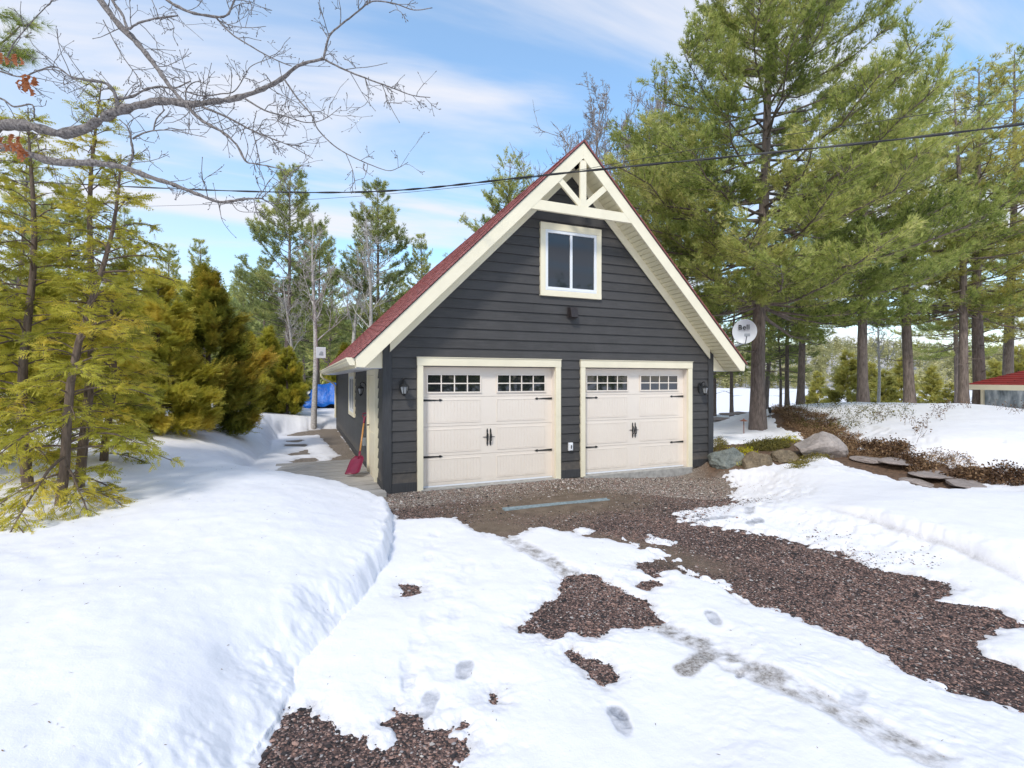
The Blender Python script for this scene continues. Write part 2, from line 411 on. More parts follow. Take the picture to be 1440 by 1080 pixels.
def tps_fit(P, z, lam=0.002):
    K = _key(P[:, 0], P[:, 1]); n = len(K)
    d = np.linalg.norm(K[:, None] - K[None], axis=2)
    A = np.zeros((n + 3, n + 3)); A[:n, :n] = np.where(d > 0, d * d * np.log(d + 1e-9), 0) + lam * np.eye(n)
    A[:n, n] = 1; A[:n, n+1:] = K; A[n, :n] = 1; A[n+1:, :n] = K.T
    return K, np.linalg.solve(A, np.concatenate([z, [0, 0, 0]]))
def tps_eval(fit, x, y):
    K, wgt = fit; n = len(K); sh = x.shape; x = x.ravel(); y = y.ravel(); out = np.empty(len(x))
    for i in range(0, len(x), 60000):
        q = _key(x[i:i+60000], y[i:i+60000])
        d2 = ((q[:, None] - K[None]) ** 2).sum(-1)
        out[i:i+60000] = (0.5 * d2 * np.log(d2 + 1e-12)) @ wgt[:n] + wgt[n] + q @ wgt[n+1:]
    return out.reshape(sh)
FITG = tps_fit(np.array(_cx), np.array(_cz))
LB = [(0,700,.56),(0,850,.5),(0,1080,.42),(200,735,.48),(200,900,.43),(100,1000,.42),(300,820,.41),(400,760,.42),(480,750,.34),(270,980,.30),(548,742,.24),(530,716,.22),(505,703,.28),(475,692,.34),(450,682,.38),(400,668,.44),(350,662,.5),(300,660,.45),(230,665,.5),
      (510,800,.21),(490,830,.21),(440,880,.19),(390,940,.17),(350,1040,.14),(410,840,.30),(330,930,.24),
      (350,645,.28),(330,625,.42),(290,605,.72),(260,598,.82),(200,600,.9),(370,600,.55),(420,592,.5),(470,582,.45),(120,640,.7),(40,640,.8),(380,620,.25),(478,578,.5)]
LBD = [(300,20,.8),(100,20,1.0),(400,22,.6),(480,24,.5),(600,26,.4),(300,50,.5),(500,50,.3),(700,16,.35),(0,12,1.0)]
_p = []; _z = []
for px, py, z in LB: _p.append(at(px, py, z)[:2]); _z.append(z)
for px, d, z in LBD: _p.append(atd(px, d)[:2]); _z.append(z)
FITL = tps_fit(np.array(_p), np.array(_z))

BANK = [(-0.06,-1.05),(-0.04,-1.35),(-0.16,-1.95),(-0.27,-2.46),(-0.42,-3.0),(-0.62,-3.6),(-0.97,-4.35),(-1.22,-4.85),(-1.40,-5.25),(-1.62,-5.7),(-1.9,-6.4),(-2.2,-7.2),(-2.4,-9),(-2.5,-14),(-60,-14),(-60,60),(6,60),(6,14),(1.5,13),(0.2,12.5),(-0.9,11.6),(-1.9,10.9),(-2.0,9),(-2.1,6),(-2.25,3.5),(-2.2,1.9),(-1.75,1.0),(-1.2,.3),(-.7,-.25),(-.34,-.72)]
def W(pl, z=0.0): return [at(a, b, z)[:2] for a, b in pl]
BARE = [  # bare ground patches, traced on the driveway
 W([(541,697),(548,706),(554,715),(556,723),(560,732),(575,731),(640,727),(662,737),(672,742),(690,751),(712,755),(728,748),(742,743),(765,742),(785,746),(800,748),(833,757),(850,757),(865,758),(907,773),(936,780),(949,787),(925,789),(902,791),(889,801),(905,806),(917,813),(924,808),(948,803),(965,809),(994,819),(1019,825),(1036,842),(1073,852),(1107,863),(1148,880),(1194,900),(1248,921),(1298,950),(1348,973),(1394,982),(1440,999),(1560,1045),(1560,880),(1440,888),(1398,873),(1361,863),(1327,852),(1346,844),(1332,832),(1282,819),(1240,811),(1215,796),(1173,780),(1132,769),(1090,757),(1048,749),(1007,743),(965,734),(957,721),(994,709),(1023,702),(1044,694),(1030,686),(1027,670),(1003,652),(900,640),(541,680)]),
 W([(725,890),(722,882),(745,866),(765,855),(790,835),(800,816),(830,812),(850,822),(880,835),(905,845),(918,868),(905,880),(862,886),(800,893),(750,898)]),
 W([(374,1073),(381,1038),(400,1020),(413,1006),(430,1003),(444,1017),(476,1038),(504,1043),(539,1045),(546,1024),(553,999),(578,1009),(600,1022),(641,1018),(655,1041),(655,1062),(640,1085),(620,1140),(380,1140)]),
 W([(562,821),(575,824),(589,823),(587,832),(571,836)]),
 W([(801,918),(824,929),(840,930),(861,950),(850,965),(835,957),(815,936)]),
 W([(690,974),(695,974),(695,988),(690,986)]),
 W([(884,815),(905,818),(925,822),(915,832),(895,826)]),
 W([(400,613),(440,603),(472,603),(480,612),(521,671),(541,700),(505,720),(430,654),(466,646),(478,640),(460,622),(448,611),(425,613)]),   # strip by the side wall and deck
 W([(404,620),(425,618),(421,622),(402,622)]), W([(402,625),(430,624),(428,629),(401,629)]), W([(405,640),(420,636),(432,632),(433,640),(410,642)]), W([(408,650),(425,645),(445,643),(450,648),(415,654)]),
]
ISLES = [W([(1700,900),(1440,893),(1402,892),(1368,909),(1382,923),(1411,934),(1440,946),(1560,985),(1700,1040)]), W([(906,763),(913,752),(930,757),(955,762),(950,769),(923,767)]), W([(800,748),(815,743),(835,748),(830,754),(812,754)])]
GARD = [ # bare strips in the upper garden (px, z there)
 [at(1000,634,.4)[:2], at(1000,625,.4)[:2], at(1045,622,.42)[:2], at(1100,612,.45)[:2], at(1120,616,.42)[:2],at(1135,628,.38)[:2], at(1135,643,.34)[:2], at(1060,636,.38)[:2]],
 [at(1085,582,.72)[:2], at(1120,583,.8)[:2], at(1170,589,.8)[:2], at(1180,606,.62)[:2], at(1215,625,.52)[:2], at(1290,648,.40)[:2], at(1392,662,.34)[:2], at(1392,674,.28)[:2], at(1340,679,.27)[:2], at(1250,659,.30)[:2], at(1180,644,.35)[:2],at(1150,625,.45)[:2], at(1120,605,.52)[:2], at(1085,592,.6)[:2]],
]
TRACK = [at(*p)[:2] for p in [(715,757),(745,778),(790,803),(840,828),(890,862),(923,882),(986,911),(1027,944),(1090,977),(1152,1012),(1215,1048),(1290,1090)]]
SMEAR = [at(*p)[:2] for p in [(962,952),(985,940),(992,930)]]
DENTS = [ # px,py,half length,half width,heading(world),depth,ice
 (871,1020,.165,.075,1.2,.035,1),(603,993,.15,.075,1.0,.03,.7),(575,965,.13,.07,1.3,.03,.3),(571,940,.10,.06,1.3,.025,.2),(653,948,.13,.08,1.1,.02,.7),(1003,877,.15,.07,1.1,.025,.8),
 (600,880,.13,.07,1.3,.03,.1),(604,845,.13,.07,1.3,.03,.1),(640,870,.13,.07,1.3,.03,.1),(632,838,.13,.07,1.3,.03,.05),(650,820,.13,.07,1.3,.03,.05),(604,790,.15,.08,1.4,.035,.1),(603,770,.15,.08,1.4,.035,.1),(610,755,.15,.08,1.4,.03,.1),(660,805,.2,.1,1.2,.03,.1),(700,800,.13,.07,1.2,.025,.05),(585,915,.12,.06,1.2,.03,.1),
 (1054,728,.16,.10,.6,.02,.8),(1062,741,.2,.1,.2,.02,1),(985,725,.18,.07,.3,.02,1),(1005,733,.35,.09,-.4,.02,1),(1082,715,.15,.08,.8,.02,.6),(1150,690,.3,.1,.2,.02,0),(1200,1000,.2,.08,.4,.02,.4),(1040,965,.05,.03,.4,.02,1)]
BERM = [at(*p, .12)[:2] for p in [(1150,716),(1200,736),(1250,760),(1290,779),(1340,796),(1400,806)]]

HOUSE = [(-0.02,-0.02),(7.03,-0.02),(7.03,12.06),(-0.02,12.06)]
def groundz(x, y):
    g = tps_eval(FITG, x, y)
    dx = x - CX; dy = y - CY; r = np.hypot(dx, dy)
    X = dx * CS - dy * SN; Z = dx * SN + dy * CS; a = np.arctan2(X, Z)
    # beyond 50 m: lake basin on the right and behind the garage, land on the left
    land = np.where(a < -0.28, 0.3, -2.6)
    k = ss(r, 45, 62); g = g * (1 - k) + land * k
    # behind the photographer the ground is level
    b = ss(np.abs(a), 0.95, 1.3); g = g * (1 - b) + 0.0 * b
    g = g - 0.12 * ss(a, 0.22, 0.42) * (1 - b) * ss(r, 7.5, 10.5) * (1 - k)
    g = g + 0.012 * fbm(x * 2.2, y * 2.2, 4, 5) * np.clip(r / 4, 0.4, 1)
    return g
def snowt(x, y, g):
    """snow thickness above ground and dirt / ice masks"""
    r = np.hypot(x - CX, y - CY)
    e1 = fbm(x * 3.2, y * 3.2, 5, 11, 0.62)
    e2 = fbm(x * 1.1, y * 1.1, 3, 31)
    # -- thin driveway / yard snow with bare patches
    d = np.full(x.shape, 9.0)
    for i, P in enumerate(BARE):
        k = sdpoly(x, y, P)
        if i in (0,):
            # crumbly upper edge of the driveway, clean edge elsewhere
            k = k + np.where((x > 2.2) & (y > -5.4 + (x - 2.0) * 0.02), e1 * 0.17 + fbm(x * 14, y * 14, 2, 77) * 0.20 + fbm(x * 5, y * 9, 3, 73) * .12, e1 * 0.14 + fbm(x * 18, y * 18, 2, 76) * 0.04)
        elif i in (1, 2, 6): k = k + e1 * 0.15 + fbm(x * 12, y * 12, 3, 78) * 0.06
        elif i >= 7: k = k + e1 * 0.12
        else: k = k + e1 * 0.06 + fbm(x * 20, y * 20, 2, 75) * 0.03
        if i == 0:
            for Q in ISLES: k = np.maximum(k, -(sdpoly(x, y, Q) + e1 * .06 + fbm(x * 16, y * 16, 2, 74) * .04))
        d = np.minimum(d, k)
    X_ = (x - CX) * CS - (y - CY) * SN; Z_ = (x - CX) * SN + (y - CY) * CS
    right = ss(X_ / np.maximum(Z_, .1), 0.25, 0.5)
    tmax = 0.055 + 0.02 * e2 + 0.09 * right * ss(d, 0.3, 1.2)
    t = tmax * (1 - np.exp(-np.maximum(d, 0) / 0.14)) - 0.006
    t = np.where(d < 0, np.maximum(-0.03, d * 0.5 - 0.006), t)
    # garden bare strips
    dg = np.full(x.shape, 9.0)
    for P in GARD: dg = np.minimum(dg, sdpoly(x, y, P) + e1 * 0.22 + fbm(x * 9, y * 9, 2, 79) * 0.12)
    up = np.minimum(t, np.where(dg > 0, 0.09 * (1 - np.exp(-np.maximum(dg, 0) / 0.12)) - 0.01 + .4 * ss(dg, .3, 2.0), np.maximum(-0.03, dg * 0.5 - 0.01)))
    t = up
    # -- lip of the ploughed edge on the right
    db = dline(x, y, BERM)
    side = (x - BERM[0][0]) * -(BERM[-1][1] - BERM[0][1]) + (y - BERM[0][1]) * (BERM[-1][0] - BERM[0][0])
    side = side / math.hypot(BERM[-1][0] - BERM[0][0], BERM[-1][1] - BERM[0][1]) + 0.16 * fbm(x * 1.1, y * 1.1, 3, 12)
    fade = ss(-y, BERM[0][1] * -1 - .1, BERM[0][1] * -1 + .8) * (1 - ss(-y, -BERM[-1][1] - .3, -BERM[-1][1] + .9))
    lipd = np.exp(-((side + .045) / .04) ** 2) * fade
    t = t + np.where(t > 0, 0.10 * ss(side, -0.05, 0.08) * (1 - 0.85 * ss(side, 0.1, 1.3)) * fade, 0)
    # -- ploughed bank on the left
    sb = -sdpoly(x, y, BANK)
    nz = 0.20 * fbm(x * 1.3, y * 1.3, 4, 3) + 0.06 * e1
    sb2 = sb + nz
    hb = tps_eval(FITL, x, y) - g + 0.035 * fbm(x * .9, y * .9, 3, 8) + 0.010 * fbm(x * 5, y * 5, 3, 9)
    # collapsed, lumpy slope of the near part of the cliff
    near = 1 - ss(r, 3.2, 5.2)
    wdt = 0.10 + 0.32 * near + 0.55 * ss(r, 8, 13)
    prof = np.clip(sb2 / wdt, 0, 1) ; prof = 1 - (1 - prof) ** 2.2
    lump = 0.05 * near * np.clip(fbm(x * 3.1, y * 3.1, 4, 41), -1, 1) * np.clip(prof * (1 - prof) * 4, 0, 1)
    rub = np.exp(-((sb2 - .12) / .16) ** 2) * (.02 * np.clip(fbm(x * 6, y * 6, 3, 43), 0, 1) + .008 * fbm(x * 15, y * 15, 2, 44)) * (1 - .5 * ss(r, 5, 9))
    tb = 0.03 + (hb - 0.03) * prof + lump + rub
    t = np.where(sb2 > 0, np.maximum(tb, 0.02), t)
    # clods at the foot of the cliff
    # tyre track and prints
    nm = fbm(x * 7, y * 7, 4, 21)
    dt = dline(x, y, TRACK) + 0.05 * nm
    fz = fbm(x * 16, y * 16, 3, 22)
    dirt = 1.0 * (1 - ss(dt, 0.05, 0.16)) * np.clip(0.58 + .75 * fz + .35 * nm, 0, 1)
    t = t - 0.016 * (1 - ss(dt, 0.08, 0.16)) * (t > 0.02) * (sb2 < 0)
    ds = dline(x, y, SMEAR) + .03 * nm
    dirt = np.maximum(dirt, .45 * lipd)
    dirt = np.maximum(dirt, 1.1 * (1 - ss(ds, .04, .09)))
    ice = np.zeros(x.shape)
    for px, py, hl, hw, hd, dep, ic in DENTS:
        c = at(px, py); ux, uy = math.cos(hd), math.sin(hd)
        a = ((x - c[0]) * ux + (y - c[1]) * uy); b = (-(x - c[0]) * uy + (y - c[1]) * ux)
        wv = hw * (1 - 0.22 * np.exp(-((a + .01) / (.35 * hl)) ** 2))
        q = np.sqrt((a / hl) ** 2 + (b / wv) ** 2) + 0.10 * nm
        k = (1 - ss(q, 0.5, 1.12)) * np.clip(.75 + .6 * fz, .2, 1.2) * (1 if ic > .15 else .6)
        t = t - np.where(sb2 < 0, dep * .6 * k, 0)
        ice = np.maximum(ice, ic * (1 - ss(q, .7, .95)) * (0.75 + .5 * fz))
        t = np.where((k > .3) & (sb2 < 0) & (d > .03), np.maximum(t, 0.006), t)
    # trampled texture down the left of the drive
    tr = np.exp(-((dline(x, y, [at(605,760)[:2], at(640,850)[:2], at(600,1000)[:2]]) - 0.0) / 0.33) ** 2)
    t = t + np.where((sb2 < 0) & (t > 0.02), tr * 0.014 * fbm(x * 7, y * 7, 3, 55), 0)
    t = t + np.where(t > 0.02, 0.006 * fbm(x * 4, y * 4, 4, 66), 0)
    edge = (1 - ss(d, 0.0, 0.16)) * (sb2 < 0) * 0.7
    dirt = np.clip(np.maximum(dirt, edge * (0.4 + .6 * fz)), 0, 1)
    # house footprint and lake
    hh = sdpoly(x, y, HOUSE); t = np.where(hh < 0, -0.05, t)
    return t, dirt, np.clip(ice, 0, 1), d, dg, sb2

# polar grid centred under the camera, fine inside the view
aa = np.concatenate([np.arange(-180, -60, 4.0), np.arange(-60, -50, 0.6), np.arange(-50, 50, 0.125), np.arange(50, 60, 0.6), np.arange(60, 180.1, 4.0)])
rr = [0.3, 0.8, 1.3, 1.8]; r_ = 2.1
while r_ < 420:
    rr.append(r_); r_ += min(max(0.009, r_ * r_ / 1050), 0.075 if r_ < 17 else (0.4 if r_ < 40 else r_ * 0.02))
rr = np.array(rr)
def polar(aa, rr):
    A, R = np.meshgrid(np.radians(aa), rr)
    X = R * np.sin(A); Z = R * np.cos(A)
    return CX + X * CS + Z * SN, CY - X * SN + Z * CS
def gridfaces(nr, na):
    i = np.arange(nr - 1)[:, None] * na; j = np.arange(na - 1)[None]
    return np.stack([i + j, i + j + 1, i + na + j + 1, i + na + j], -1).reshape(-1, 4)[:, ::-1]
gx, gy = polar(aa, rr)
gz = groundz(gx, gy)
st, sdirt, sice, sd_, sdg, sbk = snowt(gx, gy, gz)
st = np.where(np.hypot(gx - CX, gy - CY) > 60, 0.2, st)

def grid_obj(name, x, y, z, attrs, mat, keep=None, smooth=True):
    g = Geo(); F = gridfaces(*x.shape)
    if keep is not None:
        k = keep.ravel()[F].any(axis=1); F = F[k]
        used = np.unique(F); mp = np.full(x.size, -1); mp[used] = np.arange(len(used)); F = mp[F]
    else: used = np.arange(x.size)
    V = np.stack([x.ravel()[used], y.ravel()[used], z.ravel()[used]], -1)
    g.add(V, F); o = g.build(name, mat, smooth=smooth)
    for n, a in attrs.items():
        q = o.data.attributes.new(n, 'FLOAT', 'POINT'); q.data.foreach_set('value', a.ravel()[used].astype(np.float32))
    return o

# gravel / soil material
m = M_('gravel_and_soil')
co = m.coord()
vo = m.n('ShaderNodeTexVoronoi'); vo.inputs['Scale'].default_value = 80; m.l(co, vo.inputs['Vector'])
vo2 = m.n('ShaderNodeTexVoronoi'); vo2.inputs['Scale'].default_value = 38; m.l(co, vo2.inputs['Vector'])
spc = m.n('ShaderNodeSeparateColor'); m.l(vo.outputs['Color'], spc.inputs[0])
spc2 = m.n('ShaderNodeSeparateColor'); m.l(vo2.outputs['Color'], spc2.inputs[0])
drive = m.ramp(spc.outputs[0], [(0.0, (0.014, 0.012, 0.013)), (0.38, (0.045, 0.034, 0.033)), (0.62, (0.15, 0.095, 0.08)), (0.86, (0.34, 0.21, 0.17)), (1.0, (0.42, 0.37, 0.35))])
big = m.ramp(spc2.outputs[1], [(0.0, (0.03, 0.027, 0.028)), (0.5, (0.10, 0.072, 0.066)), (1.0, (0.28, 0.19, 0.165))])
drive = m.mix(0.35, drive, big); drive = m.mix(1.0, drive, (1.15, 1.08, 1.05), 'MULTIPLY')
tan = m.ramp(spc.outputs[0], [(0.0, (0.13, 0.10, 0.08)), (0.5, (0.24, 0.195, 0.155)), (1.0, (0.42, 0.36, 0.30))])
sand = m.ramp(m.noise(5, detail=6, rough=0.6), [(0.3, (0.13, 0.092, 0.06)), (0.7, (0.24, 0.18, 0.125))])
soil = m.ramp(m.noise(14, detail=6, rough=0.7), [(0.3, (0.07, 0.045, 0.03)), (0.7, (0.24, 0.145, 0.09))])
wetp = m.ramp(m.noise(1.1, detail=4), [(.38, (.62, .60, .60)), (.6, (1.15, 1.12, 1.08))]); drive = m.mix(1.0, drive, wetp, 'MULTIPLY'); c = m.mix(m.attr('tan'), drive, tan); c = m.mix(m.attr('sand'), c, sand); c = m.mix(m.attr('soil'), c, soil)
m.base(c); m.set(Roughness=0.85)
hh_ = m.math('ADD', m.math('MULTIPLY', vo.outputs['Distance'], -1.0), m.math('MULTIPLY', vo2.outputs['Distance'], -1.2))
m.bump(hh_, 0.9, 0.012); MAT['gravel'] = m.m

wx, wy = gx, gy
ap = ss(fbm(wx * 2.2, wy * 2.2, 4, 91) * 0.28 + (wy + 1.15 + 0.12 * (wx - 1.5)), -0.18, 0.18)      # light apron beside the garage
sandm = np.exp(-(((wx - 2.4) / 1.9) ** 2 + ((wy + 1.75 - 0.0 * wx) / 0.85) ** 2) * 1.0) * 1.3 + 0.85 * np.exp(-(((wx - 3.1) / 1.1) ** 2 + ((wy + .6) / .35) ** 2))
sandm += 0.6 * np.exp(-(dline(wx, wy, [at(690,745)[:2], at(900,770)[:2], at(1000,800)[:2]]) / 0.32) ** 2)
sandm = np.clip(sandm + 0.35 * fbm(wx * 2.5, wy * 2.5, 4, 92) * (sandm > .15), 0, 0.93)
soilm = ss(-(sdg), -0.5, 0.2)
grd = grid_obj('ground', gx, gy, gz, {'tan': np.clip(ap, 0, 1) * (wy < 14), 'sand': sandm, 'soil': soilm}, MAT['gravel'])
tag(grd, kind='structure')

m = M_('snow')
nz = m.noise(6, detail=6, rough=0.6); fine = m.noise(90, detail=4, rough=0.7)
c = m.ramp(nz, [(0.3, (0.85, 0.845, 0.885)), (0.7, (0.895, 0.89, 0.92))])
icec = m.ramp(m.noise(30, detail=5, rough=0.7), [(0.35, (0.20, 0.21, 0.24)), (0.7, (0.46, 0.48, 0.54))])
c = m.mix(m.attr('ice'), c, icec)
dc = m.ramp(m.noise(45, detail=6, rough=0.75), [(0.38, (0.17, 0.145, 0.125)), (0.64, (0.56, 0.54, 0.53))])
c = m.mix(m.attr('dirt'), c, dc)
m.base(c); m.set(Roughness=0.62); m.b.inputs['Specular IOR Level'].default_value = 0.3
m.b.inputs['Subsurface Weight'].default_value = 0.0
mid = m.noise(22, detail=4, rough=.65)
m.bump(m.math('ADD', m.math('ADD', m.math('MULTIPLY', nz, 1.5), m.math('MULTIPLY', mid, .7)), m.math('MULTIPLY', fine, 0.45)), 0.45, 0.010); MAT['snow'] = m.m
keep = (st > -0.012)
snw = grid_obj('snow', gx, gy, gz + st, {'dirt': sdirt, 'ice': sice}, MAT['snow'], keep)
tag(snw, kind='structure')

def hz(x, y, snow=True):
    x = np.atleast_1d(np.asarray(x, float)); y = np.atleast_1d(np.asarray(y, float))
    g = groundz(x, y)
    if snow: t = snowt(x, y, g)[0]; g = g + np.maximum(t, 0)
    return g
# frozen lake
g = Geo(); v = []
LA = np.radians(np.arange(-8, 75, 1.0)); LR = [52, 75, 110, 160, 232, 300]
lx, ly = polar(np.degrees(LA), np.array(LR)); 
lk = grid_obj('frozen_lake', lx, ly, np.full(lx.shape, -1.5), {'dirt': np.zeros(lx.shape), 'ice': np.zeros(lx.shape)}, MAT['snow']); tag(lk, kind='structure')
# far hills
def hillz(a, r):
    h = ss(r, 205, 290) * (17 + 6 * np.sin(a * 5 + 1) + 3 * np.sin(a * 13)) + ss(r, 260, 420) * 8
    left = 1 - ss(a, -0.33, -0.22)
    hl = ss(r, 70, 190) * (17 + 6 * np.sin(a * 9)) + ss(r, 150, 350) * 6
    return np.where(True, -2.4 + h, 0) * (1 - left) + (-0.2 + hl) * left
hr = np.array([64, 80, 100, 125, 150, 175, 200, 215, 230, 250, 280, 320, 380, 480, 700])
ha = np.arange(-60, 61, 1.0); HA, HR = np.meshgrid(np.radians(ha), hr); hx, hy = polar(ha, hr)
hil = grid_obj('hills', hx, hy, hillz(HA, HR) + 0.8 * fbm(hx / 9, hy / 9, 3, 7), {'dirt': np.clip(ss(HR, 212, 230) * .75, 0, 1), 'ice': np.zeros(hx.shape)}, MAT['snow']); tag(hil, kind='structure')

# ------------------------------------------------------------------ garage
GW, XM, ZA, OF, DEP = 7.013, 3.5065, 6.235, 0.466, 12.04
gar = empty('garage', (0, 0, 0), 0, 'charcoal lap-sided double garage with steep red shingled gable roof and cream trim', 'garage')
def P_(name, g, mat, parent=gar, **k): return g.build(name, mat, parent, **k)
# solid wall cores
core = Geo()
for x0, x1 in ((0.02, 0.625), (3.16, 3.786), (6.352, GW - 0.02)): core.box(x0, x1, 0.0, 0.16, 0.0, 2.10)
core.prism([(0.02, 0, 2.10), (GW - .02, 0, 2.10), (GW - .02, 0, 2.66), (XM, 0, 6.14), (0.02, 0, 2.66)], (0, 0.16, 0))
openings = [(0.55, 3.245, -1, 2.235), (3.711, 6.427, -1, 2.235), (2.85, 4.14, 3.465, 4.79)]
rngb = random.Random(5)
pitch = 0.1745
def lapboards(g, z0, z1, ints_fn):
    k = 0; z = z0
    while z < z1:
        zt = min(z + pitch, z1)
        cuts = sorted({z, zt} | {o for op in openings for o in op[2:] if z < o < zt})
        tint = rngb.uniform(.15, .85)
        for a, b in zip(cuts[:-1], cuts[1:]):
            ya = -0.027 + 0.022 * (a - z) / pitch; yb = -0.027 + 0.022 * (b - z) / pitch
            wa, wb = ints_fn(a), ints_fn(b)
            segs = [(wa[0], wa[1], wb[0], wb[1])]
            for ox0, ox1, oz0, oz1 in openings:
                if a >= oz0 - 1e-6 and b <= oz1 + 1e-6:
                    ns = []
                    for s0, s1, t0, t1 in segs:
                        if ox0 > s0 and ox0 < s1 or ox1 > s0 and ox1 < s1:
                            if ox0 > s0: ns.append((s0, ox0, t0, ox0))
                            if ox1 < s1: ns.append((ox1, s1, ox1, t1))
                        else: ns.append((s0, s1, t0, t1))
                    segs = ns
            for s0, s1, t0, t1 in segs:
                # butt joints at random places
                bts = [s0]
                if s1 - s0 > 3.4: bts.append(s0 + (s1 - s0) * rngb.uniform(.3, .7))
                bts.append(s1)
                for q in range(len(bts) - 1):
                    p0 = bts[q] + (0.0015 if q else 0); p1 = bts[q + 1]
                    u0 = t0 if q == 0 else p0; u1 = t1 if q == len(bts) - 2 else p1
                    wv = rngb.uniform(-.0015, .0015)
                    v = [(p0, ya + wv, a), (p1, ya - wv, a), (p1, 0.002, a), (p0, 0.002, a), (u0, yb, b), (u1, yb, b), (u1, 0.002, b), (u0, 0.002, b)]
                    g.add(v, [(0,3,2,1),(4,5,6,7),(0,1,5,4),(1,2,6,5),(2,3,7,6),(3,0,4,7)], min(1, max(0, tint + rngb.uniform(-.2, .2))))
        z += pitch
def gable_w(z):
    h = 5.935 - z + 0.03
    return (max(0.10, XM - h), min(GW - 0.10, XM + h))
P_('wall_core', core, MAT['dark_trim'])
fs_ = Geo(); lapboards(fs_, 0.155, 5.90, gable_w); P_('front_siding', fs_, MAT['siding'])
# side and rear walls
def plainboards(g, length, z0, z1, skip=()):
    z = z0
    while z < z1:
        zt = min(z + pitch, z1); tint = rngb.random()
        segs = [(0.0, length)]
        for o0, o1, p0, p1 in skip:
            if zt > p0 and z < p1:
                segs = [q for s0, s1 in segs for q in ((s0, min(s1, o0)), (max(s0, o1), s1)) if q[1] - q[0] > .02]
        for s0, s1 in segs:
            v = [(s0, -0.024, z), (s1, -0.024, z), (s1, 0.002, z), (s0, 0.002, z), (s0, -0.004, zt), (s1, -0.004, zt), (s1, 0.002, zt), (s0, 0.002, zt)]
            g.add(v, [(0,3,2,1),(4,5,6,7),(0,1,5,4),(1,2,6,5),(2,3,7,6),(3,0,4,7)], tint)
        z += pitch
g = Geo(); plainboards(g, DEP - 0.2, 0.155, 2.062, [(DEP - .1 - 1.79, DEP - .1 - .64, -1, 2.05), (DEP - .1 - 6.28, DEP - .1 - 4.74, .94, 2.3)])
g.xf(Matrix.Translation((0, DEP - 0.1, 0)) @ Matrix.Rotation(-math.pi / 2, 4, 'Z')); P_('side_siding', g, MAT['siding_side'])
g = Geo(); plainboards(g, DEP - 0.2, 0.155, 2.062); g.xf(Matrix.Translation((GW, 0.1, 0)) @ Matrix.Rotation(math.pi / 2, 4, 'Z')); P_('side_siding', g, MAT['siding_side'])
g = Geo(); g.box(0.0, 0.15, 0.17, DEP - .005, 0, 2.3); g.box(GW - .15, GW, 0.17, DEP - .005, 0, 2.3)
g.prism([(0.02, DEP, 0), (GW - .02, DEP, 0), (GW - .02, DEP, 2.66), (XM, DEP, 6.14), (0.02, DEP, 2.66)], (0, -0.15, 0)); P_('rear_wall', g, MAT['dark_trim'])
# corner boards and skirts
for x0, x1, y0, y1 in ((-0.03, 0.11, -0.045, 0.0), (-0.034, -0.002, 0.0, 0.12), (GW - .11, GW + .03, -0.045, 0.0), (GW + .002, GW + .034, 0.0, 0.12), (-0.034, 0.0, DEP - .11, DEP + .03)):
    P_('corner_board', Geo().box(x0, x1, y0, y1, 0.0, 2.45 if y0 < -.01 else 2.064), MAT['dark_trim'], bevel=0.003)
g = Geo()
for x0, x1 in ((0.112, 0.533), (3.262, 3.694), (6.444, GW - .112)): P_('skirt_board', Geo().box(x0, x1, -0.036, 0.0, 0.0, 0.157), MAT['dark_trim'], bevel=0.003)
g.box(-0.034, 0.0, 1.815, DEP - .112, 0, 0.157); P_('skirt_board', Geo().box(-0.034, 0.0, 0.122, 0.615, 0, 0.157), MAT['dark_trim'], bevel=0.003)
P_('skirt_board', g, MAT['dark_trim'], bevel=0.003)
P_('foundation', Geo().box(0.03, GW - .03, 0.01, DEP - .03, -0.3, -0.002).box(0.6, 3.2, -0.10, 0.12, -0.2, 0.018).box(3.75, 6.4, -0.10, 0.12, -0.2, 0.018), MAT['concrete'], bevel=0.004)

